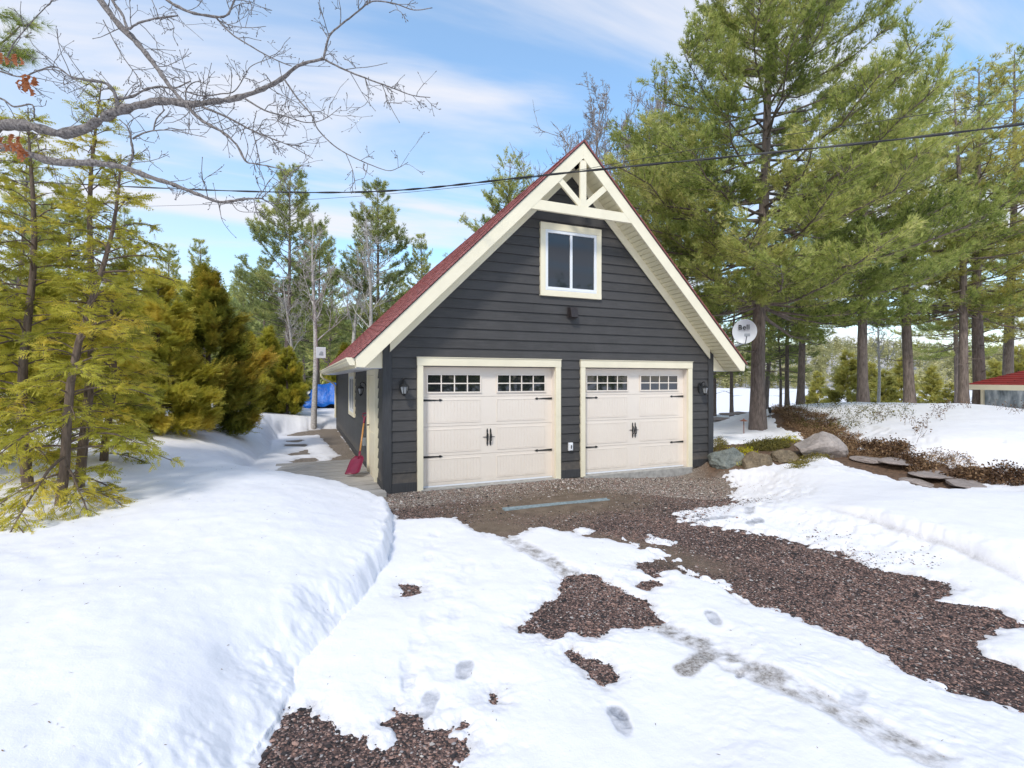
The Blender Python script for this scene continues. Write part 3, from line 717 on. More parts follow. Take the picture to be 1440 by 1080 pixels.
# roof in slope coordinates: u runs down the slope from the ridge, n is out of the slope
R2 = math.sqrt(0.5)
def sl(side, u, n, y, ztop=ZA): return (XM + side * (u * R2 + n * R2), y, ztop - u * R2 + n * R2)
def slbox(g, side, u0, u1, y0, y1, n0, n1, t=None):
    v = [sl(side, u, n, y) for n in (n0, n1) for (u, y) in ((u0, y0), (u1, y0), (u1, y1), (u0, y1))]
    f = [(0,3,2,1),(4,5,6,7),(0,1,5,4),(1,2,6,5),(2,3,7,6),(3,0,4,7)]
    if side < 0: f = [x[::-1] for x in f]
    g.add(v, f, t)
UL = 5.69
RB = DEP + 0.35
for side in (-1, 1):
    g = Geo()
    # decking, then courses of shingles lapped down the slope
    slbox(g, side, 0.0, UL, -OF - .018, RB, 0.002, 0.006)
    u = 0.0; n_c = 41; du = (UL + .02) / n_c
    rs = random.Random(3 + side)
    for i in range(n_c):
        y = -OF - .024; j = 0
        while y < RB:
            yl = min(RB + .005, y + rs.choice((.9, 1.0, 0.95)))
            h = 0.018 + rs.uniform(-.0015, .003)
            v = [sl(side, u - 0.005, 0.0065, y), sl(side, u + du, 0.0065, y), sl(side, u + du, 0.0065, yl), sl(side, u - .005, 0.0065, yl),
                 sl(side, u - .005, 0.026, y), sl(side, u + du + .002, h, y), sl(side, u + du + .002, h, yl), sl(side, u - .005, 0.009, yl)]
            f = [(0,3,2,1),(4,5,6,7),(0,1,5,4),(1,2,6,5),(2,3,7,6),(3,0,4,7)]
            if side < 0: f = [q[::-1] for q in f]
            g.add(v, f, rs.random()); y = yl + 0.0005
        u += du
    P_('roof', g, MAT['shingle'])
    # dark drip edge under the shingles at the gable
    g = Geo(); slbox(g, side, 0.01, UL + .01, -OF - .012, -OF + .04, -0.012, 0.0015); P_('drip_edge', g, MAT['darkvent'])
# ridge cap
g = Geo()
for k in range(42):
    y0 = -OF - .025 + k * 0.305; y1 = min(y0 + .31, RB)
    for side in (-1, 1): slbox(g, side, -0.03, 0.13, y0, y1, 0.020 + .003 * (k % 2), 0.030 + .003 * (k % 2), .3)
P_('ridge_cap', g, MAT['shingle'])
# fascia boards on the rakes
def mir(side, x): return x if side > 0 else 2 * XM - x
for side in (-1, 1):
    pts = [(XM, 6.228), (7.515, 2.2195), (7.499, 2.067), (7.374, 2.067), (XM, 5.935)]
    P_('rake_fascia', Geo().prism([(mir(side, x), -OF, z) for x, z in pts], (0, 0.036, 0)), MAT['cream'], bevel=0.003)
    g = Geo(); g.prism([(mir(side, x), RB - .05, z) for x, z in pts], (0, 0.036, 0)); P_('rake_fascia', g, MAT['cream'])
    # ribbed soffit under the rake
    g = Geo(); u = 0.30; n0 = -0.20
    while u < 5.66:
        slbox(g, side, u, u + .088, -OF + .038, -0.03, n0, n0 + .012, (u * 7) % 1)
        slbox(g, side, u + .088, u + .106, -OF + .038, -0.03, n0 + .014, n0 + .018)
        u += .106
    P_('rake_soffit', g, MAT['soffit'])
    # frieze board on the wall under the soffit
    pts = [(XM, 5.955), (XM, 5.755), (6.93, 2.33), (6.93, 2.53)]
    P_('frieze_board', Geo().prism([(mir(side, x), -0.062, z) for x, z in pts], (0, 0.03, 0)), MAT['cream'], bevel=0.003)
    # boxed eave end, level soffit and eave fascia
    pts = [(7.045, 2.07), (7.40, 2.07), (7.045, 2.425)]
    P_('eave_end_panel', Geo().prism([(mir(side, x), -0.012, z) for x, z in pts], (0, 0.02, 0)), MAT['cream'])
    g = Geo(); y = 0.0
    while y < RB - .1:
        g.box(*sorted((mir(side, 7.02), mir(side, 7.50))), y, y + .145, 2.064, 2.074); g.box(*sorted((mir(side, 7.02), mir(side, 7.50))), y + .145, y + .152, 2.069, 2.074); y += .152
    P_('eave_soffit', g, MAT['vinyl'])
    g = Geo(); g.box(*sorted((mir(side, 7.497), mir(side, 7.519))), -OF + .04, RB - .06, 2.055, 2.212); P_('eave_fascia', g, MAT['cream'])
# gutter with downspout on the west eave
g = Geo(); prof = [(0.0, 0.0), (-0.075, 0.0), (-0.105, 0.05), (-0.105, 0.075), (-0.125, 0.095), (-0.125, 0.115), (-0.112, 0.115), (-0.112, 0.1), (-0.095, 0.085), (-0.095, 0.055), (-0.07, 0.012), (0.0, 0.012)]
g.prism([(2 * XM - 7.521 + a, -OF + .02, 2.098 + b) for a, b in prof], (0, RB + OF - .06, 0))
for yy in (-OF + .015, RB - .045): g.prism([(2 * XM - 7.521 + a, yy, 2.098 + b) for a, b in [(0, 0), (-.075, 0), (-.105, .05), (-.125, .095), (-.125, .115), (0, .115)]], (0, .004, 0))
gut = P_('gutter', g, MAT['cream'])
g = Geo(); g.tube([(-0.58, RB - .25, 2.12), (-0.58, RB - .25, 2.02), (-0.52, RB - .25, 1.93), (-0.12, RB - .25, 1.72), (-0.06, RB - .25, 1.62), (-0.06, RB - .25, 0.4)], 0.038, 6); P_('downspout', g, MAT['cream'])

# gable truss
tr = P_('gable_truss', Geo().prism([(2.38, -0.462, 4.876), (4.633, -0.462, 4.876), (4.46, -0.462, 5.052), (2.553, -0.462, 5.052)], (0, 0.055, 0)), MAT['cream'], bevel=0.003)
P_('king_post', Geo().box(XM - .065, XM + .065, -0.458, -0.41, 5.0525, 5.90), MAT['cream'], tr, bevel=0.003)
for s in (-1, 1):
    a = np.array([XM + s * .07, 5.055]); b = np.array([XM + s * .50, 5.485]); n = np.array([-s * .7071, .7071]) * .055
    q = [a + n * 1.6 , a - n * .4, b - n, b + n]
    P_('brace', Geo().prism([(p[0], -0.4535, p[1]) for p in q], (0, 0.042, 0)), MAT['cream'], tr, bevel=0.002)

# garage doors
def garage_door(xo, xi0, xi1):
    X0, X1 = xo + xi0, xo + xi1; w_ = X1 - X0
    gx0, gx1 = X0 - 0.10, X1 + 0.11
    tri = Geo(); tri.box(gx0, X0, -0.058, 0.0, -.005, 2.112); tri.box(X1, gx1, -0.058, 0.0, -.005, 2.112); tri.box(gx0 - .004, gx1 + .004, -0.062, 0.0, 2.113, 2.25)
    tri.box(gx0 - .012, gx1 + .012, -0.075, 0.0, 2.2505, 2.262)
    P_('door_trim', tri, MAT['cream'], bevel=0.003)
    P_('door_jamb', Geo().box(X0 - .02, X0 + .004, 0.0005, 0.115, 0.018, 2.10).box(X1 - .004, X1 + .02, 0.0005, 0.115, 0.018, 2.10).box(X0 + .005, X1 - .005, 0.0005, 0.115, 2.098, 2.112), MAT['almond'])
    d = Geo()
    yb = 0.096
    joints = [0.045, 0.548, 1.062, 1.576, 2.096]
    a0, a1 = X0 + .005, X1 - .005
    for z0, z1 in zip(joints[:-1], joints[1:]): d.box(a0, a1, yb, yb + .04, z0 + .002, z1 - .002)
    hwid = (w_ - .34) / 2 - .1
    cxm = (X0 + X1) / 2 - .03
    cols_ = [(cxm - .17 - .95, cxm - .17), (cxm + .17, cxm + .17 + .95)]
    for z0, z1 in zip(joints[:3], joints[1:4]):
        for c0, c1 in cols_:
            p0, p1, q0, q1 = c0, c1, z0 + .075, z1 - .065
            # raised moulding round each panel and beaded boards inside
            f_ = .018
            d.box(p0 - f_, p1 + f_, yb - .007, yb - .0005, q0 - f_, q0); d.box(p0 - f_, p1 + f_, yb - .007, yb - .0005, q1, q1 + f_)
            d.box(p0 - f_, p0, yb - .007, yb - .0005, q0 + .0002, q1 - .0002); d.box(p1, p1 + f_, yb - .007, yb - .0005, q0 + .0002, q1 - .0002)
            nb = 16; wd = (p1 - p0) / nb
            for k in range(nb): d.box(p0 + k * wd + .0035, p0 + (k + 1) * wd - .0035, yb - .0045, yb - .0003, q0 + .004, q1 - .004)
    do = P_('garage_door', d, MAT['almond'], bevel=0.0015)
    for c0, c1 in cols_:
        z0, z1 = 1.665, 1.955
        fr = Geo(); e = .024
        fr.box(c0 - e, c1 + e, yb - .022, yb - .001, z0 - e, z0); fr.box(c0 - e, c1 + e, yb - .022, yb - .001, z1, z1 + e)
        fr.box(c0 - e, c0, yb - .022, yb - .001, z0 + .0003, z1 - .0003); fr.box(c1, c1 + e, yb - .022, yb - .001, z0 + .0003, z1 - .0003)
        for k in (1, 2, 3): x = c0 + (c1 - c0) * k / 4; fr.box(x - .010, x + .010, yb - .018, yb - .001, z0, z1)
        zm = (z0 + z1) / 2; fr.box(c0, c1, yb - .0185, yb - .001, zm - .010, zm + .010)
        P_('window_frame', fr, MAT['almond'], do, bevel=0.0015)
        P_('pane', Geo().box(c0, c1, yb - .008, yb - .0008, z0, z1), MAT['glass'], do)
    for s, xe in ((1, X0 + .012), (-1, X1 - .012)):
        for z in (1.52, 0.545):
            g = Geo(); L = .36
            pts = [(0, -.019), (L * .82, -.008), (L * .82, -.018), (L * .88, -.021), (L * .94, -.012), (L, 0), (L * .94, .012), (L * .88, .021), (L * .82, .018), (L * .82, .008), (0, .019)]
            g.prism([(xe + s * a, yb - .013, z + b) for a, b in pts], (0, .008, 0)); P_('strap_hinge', g, MAT['black'], do)
    for s in (-1, 1):
        x = cxm + s * .032
        g = Geo(); g.prism([(x + a, yb - .012, .84 + b) for a, b in [(-.006, -.155), (.006, -.155), (.014, -.12), (.011, -.06), (.016, 0), (.011, .06), (.014, .12), (.006, .155), (-.006, .155), (-.014, .12), (-.011, .06), (-.016, 0), (-.011, -.06), (-.014, -.12)]], (0, .007, 0))
        g.tube([(x, yb - .012, .75), (x, yb - .05, .78), (x, yb - .055, .84), (x, yb - .05, .90), (x, yb - .012, .93)], .008, 6)
        g.prism([(x + s * a, yb - .0135, .845 + b) for a, b in [(0, -.006), (.075, -.003), (.085, 0), (.075, .003), (0, .006)]], (0, .007, 0))
        P_('door_handle', g, MAT['black'], do)
    P_('weather_strip', Geo().box(a0, a1, yb - .006, yb + .03, .019, .044), MAT['vinyl'], do)
    return do
garage_door(0.0, 0.635, 3.15)
garage_door(3.161, 0.635, 3.171)

# gable window
wx0, wx1, wz0, wz1 = 2.831, 4.157, 3.445, 4.814
tw = .105
g = Geo(); g.box(wx0, wx1, -.062, -.002, wz1 - tw - .02, wz1); g.box(wx0, wx1, -.062, -.002, wz0, wz0 + tw); g.box(wx0, wx0 + tw, -.0585, -.002, wz0 + tw + .0005, wz1 - tw - .0205); g.box(wx1 - tw, wx1, -.0585, -.002, wz0 + tw + .0005, wz1 - tw - .0205)
wn = P_('gable_window', g, MAT['cream'], bevel=0.003)
a0, a1, b0, b1 = wx0 + tw, wx1 - tw, wz0 + tw, wz1 - tw - .02
g = Geo(); e = .055
g.box(a0, a1, -.05, -.003, b0, b0 + .07); g.box(a0, a1, -.05, -.003, b1 - e, b1); g.box(a0, a0 + e, -.049, -.003, b0 + .0703, b1 - e - .0003); g.box(a1 - e, a1, -.049, -.003, b0 + .0703, b1 - e - .0003)
g.box(a0 + .02, a1 - .02, -.056, -.051, b0 + .015, b0 + .03)
xm_ = (a0 + a1) / 2
g.box(xm_ - .028, xm_ + .022, -.042, -.003, b0 + .0703, b1 - e - .0003)
P_('window_frame', g, MAT['vinyl'], wn, bevel=0.003)
P_('pane', Geo().box(a0 + e, xm_ - .028, -.02, -.004, b0 + .07, b1 - e), MAT['glass_deep'], wn)
P_('pane', Geo().box(xm_ + .022, a1 - e, -.028, -.004, b0 + .07, b1 - e), MAT['glass_deep'], wn)
# side window and side door on the west wall
g = Geo(); y0, y1, z0, z1 = 4.72, 6.30, .92, 2.062
g.box(-.055, -.002, y0, y0 + .1, z0, z1); g.box(-.055, -.002, y1 - .1, y1, z0, z1); g.box(-.0585, -.002, y0 + .1005, y1 - .1005, z0, z0 + .1); g.box(-.0585, -.002, y0 + .1005, y1 - .1005, z1 - .1, z1)
sw = P_('side_window', g, MAT['cream'], bevel=0.003)
g = Geo(); g.box(-.045, -.003, y0 + .101, y0 + .17, z0 + .101, z1 - .101); g.box(-.045, -.003, y1 - .17, y1 - .101, z0 + .101, z1 - .101); g.box(-.045, -.003, y0 + .17, y1 - .17, z0 + .101, z0 + .17); g.box(-.045, -.003, y0 + .17, y1 - .17, z1 - .17, z1 - .101); g.box(-.043, -.003, (y0 + y1) / 2 - .03, (y0 + y1) / 2 + .03, z0 + .17, z1 - .17)
P_('window_frame', g, MAT['vinyl'], sw)
P_('pane', Geo().box(-.02, -.004, y0 + .17, y1 - .17, z0 + .17, z1 - .17), MAT['glass'], sw)
g = Geo(); g.box(-.075, -.002, .62, .73, -.02, 2.06); g.box(-.075, -.002, 1.70, 1.81, -.02, 2.06); g.box(-.078, -.002, .7305, 1.6995, 1.96, 2.06)
sdn = P_('side_door', g, MAT['cream'], bevel=0.003)
g = Geo(); g.box(-.045, -.004, .7305, 1.6995, .03, 1.955); g.box(-.052, -.0455, .83, 1.6, .15, .9); g.box(-.052, -.0455, .83, 1.6, 1.05, 1.85); P_('door_leaf', g, MAT['cream'], sdn, bevel=0.003)
g = Geo(); g.tube([(-.046, 1.62, 1.0), (-.085, 1.62, 1.0)], .012, 8).tube([(-.085, 1.62, 1.0), (-.088, 1.54, 1.0)], .01, 8); P_('door_handle', g, MAT['black'], sdn)
P_('door_sill', Geo().box(-.09, -.004, .7305, 1.6995, -.01, .027), MAT['handlewood'], sdn)
# vent hood and outlets
g = Geo(); x, z = 3.508, 3.158
g.prism([(x - .075, -.03, z - .10), (x - .075, -.16, z - .10), (x - .075, -.13, z + .04), (x - .075, -.10, z + .09), (x - .075, -.03, z + .09)], (.15, 0, 0)); g.box(x - .10, x + .10, -.034, -.02, z - .115, z + .115)
P_('vent_hood', g, MAT['darkvent'], bevel=0.004)
g = Geo(); g.box(3.425, 3.52, -.06, -.02, .52, .675); g.box(3.44, 3.505, -.075, -.0605, .535, .66); oc = P_('outlet_cover', g, MAT['vinyl'], bevel=0.006)
P_('socket', Geo().box(3.462, 3.484, -.079, -.0755, .565, .63), MAT['darkvent'], oc)
g = Geo(); g.box(-.085, -.02, 2.36, 2.46, .50, .66); P_('outlet_cover', g, MAT['dishmetal'], bevel=0.006)

# ------------------------------------------------------------------ wall lanterns
def lantern(name, label):
    r = empty(name, label=label, cat='wall lantern', group='black coach lanterns on the garage walls')
    g = Geo(); v = [(math.cos(a) * .055, 0, math.sin(a) * .10) for a in np.arange(16) * math.pi / 8]
    g.prism(v, (0, -.022, 0)); g.lathe([(0.0, .03), (.02, .03), (.026, .0)], (0, 0, 0)); g.build('back_plate', MAT['black'], r)
    g = Geo(); g.tube([(0, -.02, .03), (0, -.05, .09), (0, -.10, .115), (0, -.125, .09), (0, -.125, .055)], .009, 7); g.build('arm', MAT['black'], r)
    c = (0, -.125, 0)
    g = Geo(); g.lathe([(.0, .062), (.012, .06), (.016, .045), (.03, .04), (.066, .012), (.07, .004), (.062, .0), (0, .0)], c, 6); g.lathe([(0, -.135), (.012, -.13), (.016, -.118), (.03, -.108), (.034, -.10), (.036, -.094), (0, -.094)], c, 6)
    for k in range(6):
        a = k * math.pi / 3; g.tube([(c[0] + .058 * math.cos(a), c[1] + .058 * math.sin(a), 0), (c[0] + .034 * math.cos(a), c[1] + .034 * math.sin(a), -.096)], .0045, 4)
    g.build('cage', MAT['black'], r)
    g = Geo(); g.lathe([(.054, .0), (.031, -.094)], c, 6); g.build('glass', MAT['lamp_glass'], r)
    return r
l1 = lantern('wall_lantern', 'black coach lantern on the dark boards left of the left garage door'); l1.location = (.295, -.028, 1.76); l1.scale = (1.18,) * 3
l2 = copy_tree(l1); l2.location = (6.675, -.028, 1.70); l2['label'] = 'black coach lantern on the dark boards right of the right garage door'
l3 = copy_tree(l1); l3.location = (-.028, 2.0, 1.70); l3.rotation_euler = (0, 0, -math.pi / 2); l3.scale = (1.15,) * 3; l3['label'] = 'black coach lantern round the corner above the maroon shovel'

# ------------------------------------------------------------------ satellite dish on the east eave, flat antenna on the west eave
r = empty('satellite_dish', (7.25, 0.36, 2.52), label='round pale satellite dish on an arm above the right roof edge', cat='satellite dish')
dc_ = Vector((8.43, 0.38, 3.02)) - Vector(r.location)
nd = (Vector((CX - 1.5, CY, 3.4)) - Vector((8.43, 0.38, 3.02))).normalized(); q = nd.to_track_quat('Z', 'Y').to_matrix().to_4x4()
up = Vector((0, 0, 1)); xr = up.cross(nd).normalized(); yr = nd.cross(xr).normalized()
q = Matrix((xr, yr, nd)).transposed().to_4x4()
MD = Matrix.Translation(dc_) @ q
g = Geo(); prof = [(0.0, -.055), (.08, -.052), (.16, -.038), (.24, -.014), (.285, .004), (.292, .006), (.292, -.004), (.24, -.026), (.16, -.05), (.08, -.064), (0, -.067)]
g.lathe(prof, (0, 0, 0), 40); g.xf(Matrix.Diagonal((.92, 1.0, 1, 1))); g.xf(MD); g.build('reflector', MAT['dish'], r, smooth=True)
g = Geo(); g.tube([(0, -.27, -.03), (0.02, -.30, .05), (.07, -.16, .33)], .012, 6); g.tube([(0, 0, -.07), (0, -.05, -.16)], .03, 8); g.xf(MD)
mp0 = MD @ Vector((0, -.05, -.16)); g.tube([mp0, mp0 + Vector((-.05, .02, -.22)), Vector((.35, .02, .02)), Vector((0, 0, 0))], .022, 8); g.box(-.09, .09, -.06, .06, -.03, .0)
g.build('arm', MAT['dishmetal'], r)
g = Geo(); g.box(.02, .14, -.15, -.09, .30, .37); g.tube([(.05, -.12, .30), (.05, -.12, .25)], .028, 10); g.tube([(.11, -.12, .30), (.11, -.12, .25)], .028, 10); g.xf(MD); g.build('receiver', MAT['dishmetal'], r)
def text_mesh(name, body, size, mat, M, parent=None, extrude=.0015, font=None):
    cu = bpy.data.curves.new(name, 'FONT'); cu.body = body; cu.size = size; cu.extrude = extrude; cu.align_x = 'CENTER'; cu.align_y = 'CENTER'; cu.space_character = 1.05
    cu.offset = 0.0015
    to = bpy.data.objects.new(name, cu); col.objects.link(to)
    dg = bpy.context.evaluated_depsgraph_get(); me = bpy.data.meshes.new_from_object(to.evaluated_get(dg))
    bpy.data.objects.remove(to); o = bpy.data.objects.new(name, me); col.objects.link(o); o.parent = parent
    me.transform(M); me.materials.clear(); me.materials.append(mat); return o
text_mesh('lettering', 'Bell', .165, MAT['black'], MD @ Matrix.Translation((-.015, .10, -.017)), r, extrude=.004)
ra = empty('flat_antenna', (-.47, 8.4, 2.22), label='small white square antenna on a bracket over the left eave', cat='antenna')
ta = Vector((-.72, 7.9, 2.70)) - Vector(ra.location)
g = Geo(); g.tube([(0, 0, 0), (-.02, -.1, .16), (ta.x + .02, ta.y + .06, ta.z - .14), (ta.x + .02, ta.y + .08, ta.z)], .016, 7); g.build('bracket', MAT['dishmetal'], ra)
nd = Vector((.1, -1, .05)).normalized(); xr = Vector((0, 0, 1)).cross(nd).normalized(); yr = nd.cross(xr)
g = Geo(); g.box(-.14, .14, -.17, .17, -.02, .02); g.xf(Matrix.Translation(ta) @ Matrix((xr, yr, nd)).transposed().to_4x4()); g.build('panel', MAT['dish'], ra, bevel=.012)
g = Geo(); g.lathe([(.0, .03), (.04, .028), (.055, .021)], (0.01, -.01, 0), 14); g.box(-.06, .06, -.08, -.03, .0205, .028); g.xf(Matrix.Translation(ta) @ Matrix((xr, yr, nd)).transposed().to_4x4()); g.build('emblem', MAT['dishmetal'], ra)

# ------------------------------------------------------------------ deck, shovel, drain, tarp
dk = empty('deck', (-.6, 1.5, 0), label='weathered grey plank deck beside the side door', cat='deck')
rg = random.Random(8); g = Geo()
for k in range(-1, 11):
    y0 = -.28 + .375 * k if k >= 0 else None
    if y0 is None: continue
    gap = .085 if k % 2 == 0 else .02
    yy0 = y0 + gap / 2 - 1.5; yy1 = min(y0 + .375 - gap / 2, 3.42) - 1.5
    if yy1 <= yy0 + .05: continue
    zt = .075 + rg.uniform(-.003, .003); x1 = .6 - .04 if y0 > -.1 else .6 - .0
    g.box(-1.15 - rg.uniform(0, .03), x1 - .0, yy0, yy1, -.02, zt, rg.random())
g.build('planks', MAT['deck'], dk, bevel=.005)
g = Geo()
for xx in (-1.0, -.3, .4): g.box(xx, xx + .05, -1.75, 1.9, -.12, -.021)
g.build('joists', MAT['deck'], dk)

sh = empty('snow_shovel', (-.26, 1.25, .075), label='maroon-bladed shovel with wooden handle leaning by the side door', cat='shovel')
top = Vector((-.07, 2.05, 1.20)); bot = Vector((-.33, 1.30, .085))
ax = (top - bot); L = ax.length; az = ax.normalized(); fx = Vector((-.55, -.85, 0)); fx = (fx - az * fx.dot(az)).normalized(); wx_ = az.cross(fx)
MS = Matrix.Translation(bot - Vector(sh.location)) @ Matrix((wx_, fx, az)).transposed().to_4x4()
g = Geo(); nb, nk = 9, 12; v = []
for layer in (0, 1):
    for i in range(nk):
        tt = i / (nk - 1); zz_ = tt * .42; wid = .15 * (1 - .08 * tt) * (1 if tt < .8 else 1 - (tt - .8) * 2.6)
        for j in range(nb):
            s_ = j / (nb - 1) * 2 - 1
            v.append((s_ * wid, .10 - .11 * tt - .02 + .05 * s_ * s_ * (1 - .3 * tt) + layer * .006 - .04 * (1 - tt) ** 2 * 0, zz_))
F = []
for layer in (0, 1):
    for i in range(nk - 1):
        for j in range(nb - 1):
            a = layer * nk * nb + i * nb + j; f = (a, a + 1, a + nb + 1, a + nb); F.append(f if layer else f[::-1])
n_ = nk * nb
rim = [j for j in range(nb)] + [i * nb + nb - 1 for i in range(1, nk)] + [(nk - 1) * nb + j for j in range(nb - 2, -1, -1)] + [i * nb for i in range(nk - 2, 0, -1)]
for k in range(len(rim)):
    a, b = rim[k], rim[(k + 1) % len(rim)]; F.append((a, b, b + n_, a + n_))
g.add(v, F); g.tube([(0, -.03, .36), (0, -.012, .52)], [.03, .02], 10); g.xf(MS); g.build('blade', MAT['shovelred'], sh, smooth=True)
g = Geo(); g.tube([(0, -.02, .48), (0, 0, L - .20)], .017, 10); g.xf(MS); g.build('shaft', MAT['handlewood'], sh, smooth=True)
g = Geo(); g.tube([(0, 0, L - .24), (0, 0, L - .10)], .022, 10); g.tube([(0, 0, L - .11), (-.05, 0, L - .06), (-.055, 0, L), (.055, 0, L), (.05, 0, L - .06), (0, 0, L - .11)], .013, 8); g.xf(MS); g.build('grip', MAT['shovelred'], sh)

g = Geo(); g.box(1.41, 3.13, -1.83, -1.735, -.05, .018)
dr = empty('drain_channel', (2.27, -1.78, 0.012), label='narrow blue-grey metal drain strip set in the gravel before the left door', cat='drain')
g = Geo(); g.box(-.86, .86, -.05, -.034, -.05, .020); g.box(-.86, .86, .034, .05, -.05, .020); g.build('edge_rails', MAT['drain'], dr)
g = Geo()
for k in range(86): g.box(-.86 + k * .02, -.86 + k * .02 + .0135, -.0335, .0335, -.02, .014)
g.build('grating', MAT['drain'], dr); dr.rotation_euler = (0, 0, math.radians(-2.6))

tp = empty('tarped_trailer', atd(458, 24, None, .3), -TH, 'bright blue tarpaulin tied over a trailer in the snow behind the garage', 'covered trailer')
g = Geo(); nn = 26; v = []
for i in range(nn):
    for j in range(nn):
        u = i / (nn - 1) * 2 - 1; w_ = j / (nn - 1) * 2 - 1
        k = max(abs(u), abs(w_)); hgt = 1.35 if k < .62 else 1.35 - (k - .62) / .38 * 1.0
        hgt += .12 * u * (1 if k < .62 else .5); sp = .72 if k < .62 else .72 + (k - .62) / .38 * .22
        x = u / max(k, .62) * sp * (k if k > .62 else .62) * 1.1; y = w_ * .9 * sp * 1.2
        hgt += .05 * math.sin(u * 9 + w_ * 3) * (k > .5) + .03 * math.sin(w_ * 13 + u * 4)
        v.append((x + .12, y, hgt))
g.add(v, gridfaces(nn, nn)); o = g.build('tarp', MAT['tarp'], tp, smooth=True); sm = o.modifiers.new('thick', 'SOLIDIFY'); sm.thickness = .01
g = Geo(); g.box(-.6, .75, -.6, .6, .12, .40); g.tube([(-.62, -.7, .12), (-.62, -.58, .12)], .17, 14); g.tube([(.4, -.7, .12), (.4, -.58, .12)], .17, 14); g.build('trailer_bed', MAT['darkvent'], tp)

# ------------------------------------------------------------------ overhead cables
def cable(name, label, pts, r0, r1, twist=0):
    P = []
    n = len(pts)
    for px, py in pts:
        inv = 1 / 12.0 + (px - 160) / 1280 * (1 / 5.0 - 1 / 12.0); P.append(atd(px, 1 / inv, py))
    P = np.array(P); t = np.arange(len(P)); tt = np.linspace(0, len(P) - 1, 160)
    # smooth interpolation through the measured points
    co_ = [np.polyfit(t, P[:, k], min(4, n - 1)) for k in range(3)]; Q = np.stack([np.polyval(c, tt) for c in co_], -1)
    g = Geo(); R = np.linspace(r0, r1, len(Q))
    g.tube(Q, R, 8)
    if twist:
        for ph in (0, math.pi):
            a = tt * twist + ph; off = np.stack([0 * a, np.cos(a) * R * 1.1, np.sin(a) * R * 1.1], -1); g.tube(Q + off, R * .6, 6)
    o = g.build(name, MAT['cable'], smooth=True); tag(o, label, 'cable', 'cables strung in front of the gable')
cable('overhead_cable', 'thick twisted black cable, the lower of the two crossing the gable', [(-250, 238), (0, 252), (200, 264), (400, 270), (500, 267), (640, 261), (820, 247), (1000, 228), (1200, 200), (1440, 157), (1700, 100)], .011, .009, 9)
cable('overhead_cable', 'thin black wire, the upper of the two crossing the gable', [(-250, 290), (0, 292), (200, 290), (450, 280), (700, 257), (820, 239), (960, 214), (1100, 196), (1240, 168), (1440, 130), (1700, 75)], .0035, .004)

# ------------------------------------------------------------------ vegetation builders
def unit(v): return v / (np.linalg.norm(v, axis=-1, keepdims=True) + 1e-9)
def tufts(g, P, D, L, wd, k, rg, tint, spread=0.75):
    """k needle blades fanning round each site direction"""
    n = len(P)
    if n == 0: return
    Pk = np.repeat(P, k, 0); Dk = np.repeat(D, k, 0); Lk = np.repeat(np.broadcast_to(L, (n,)), k)
    dirs = unit(Dk + rg.normal(0, spread * .55, (n * k, 3)))
    side = unit(np.cross(dirs, rg.normal(0, 1, (n * k, 3))))
    Ls = Lk * rg.uniform(.7, 1.15, n * k)
    a = Pk - side * wd / 2; b = Pk + side * wd / 2; c = Pk + dirs * Ls[:, None] - [0, 0, 1] * (Ls * .06)[:, None]
    V = np.stack([a, b, c], 1).reshape(-1, 3); F = np.arange(n * k * 3).reshape(-1, 3)
    g.add(V, F, np.clip(np.repeat(tint + rg.normal(0, .13, n), k) + rg.normal(0, .04, n * k), 0, 1))
def sprays(g, P, D, N, L, rg, tint, pairs=4, wd=.010):
    """flat cedar sprays: a midrib with slanting leaflets in the plane with normal N"""
    n = len(P)
    if n == 0: return
    D = unit(D); S = unit(np.cross(N, D)); L = np.broadcast_to(L, (n,))
    Vs = []; 
    a = P - S * wd / 2; b = P + S * wd / 2; c = P + D * L[:, None]
    Vs.append(np.stack([a, b, c], 1))
    for i in range(pairs):
        f = (i + .6) / (pairs + .3); q = P + D * (L * f)[:, None]
        ll = L * (.50 - .34 * f) * rg.uniform(.8, 1.2, n)
        for s in (-1, 1):
            d2 = unit(D * .85 + S * s * .8 - np.array([0, 0, .15])); w2 = np.cross(N, d2) * wd * .7
            Vs.append(np.stack([q - w2, q + w2, q + d2 * ll[:, None]], 1))
    V = np.stack(Vs, 1).reshape(-1, 3); m_ = len(Vs)
    g.add(V, np.arange(n * m_ * 3).reshape(-1, 3), np.clip(np.repeat(tint, m_) + rg.normal(0, .05, n * m_), 0, 1))

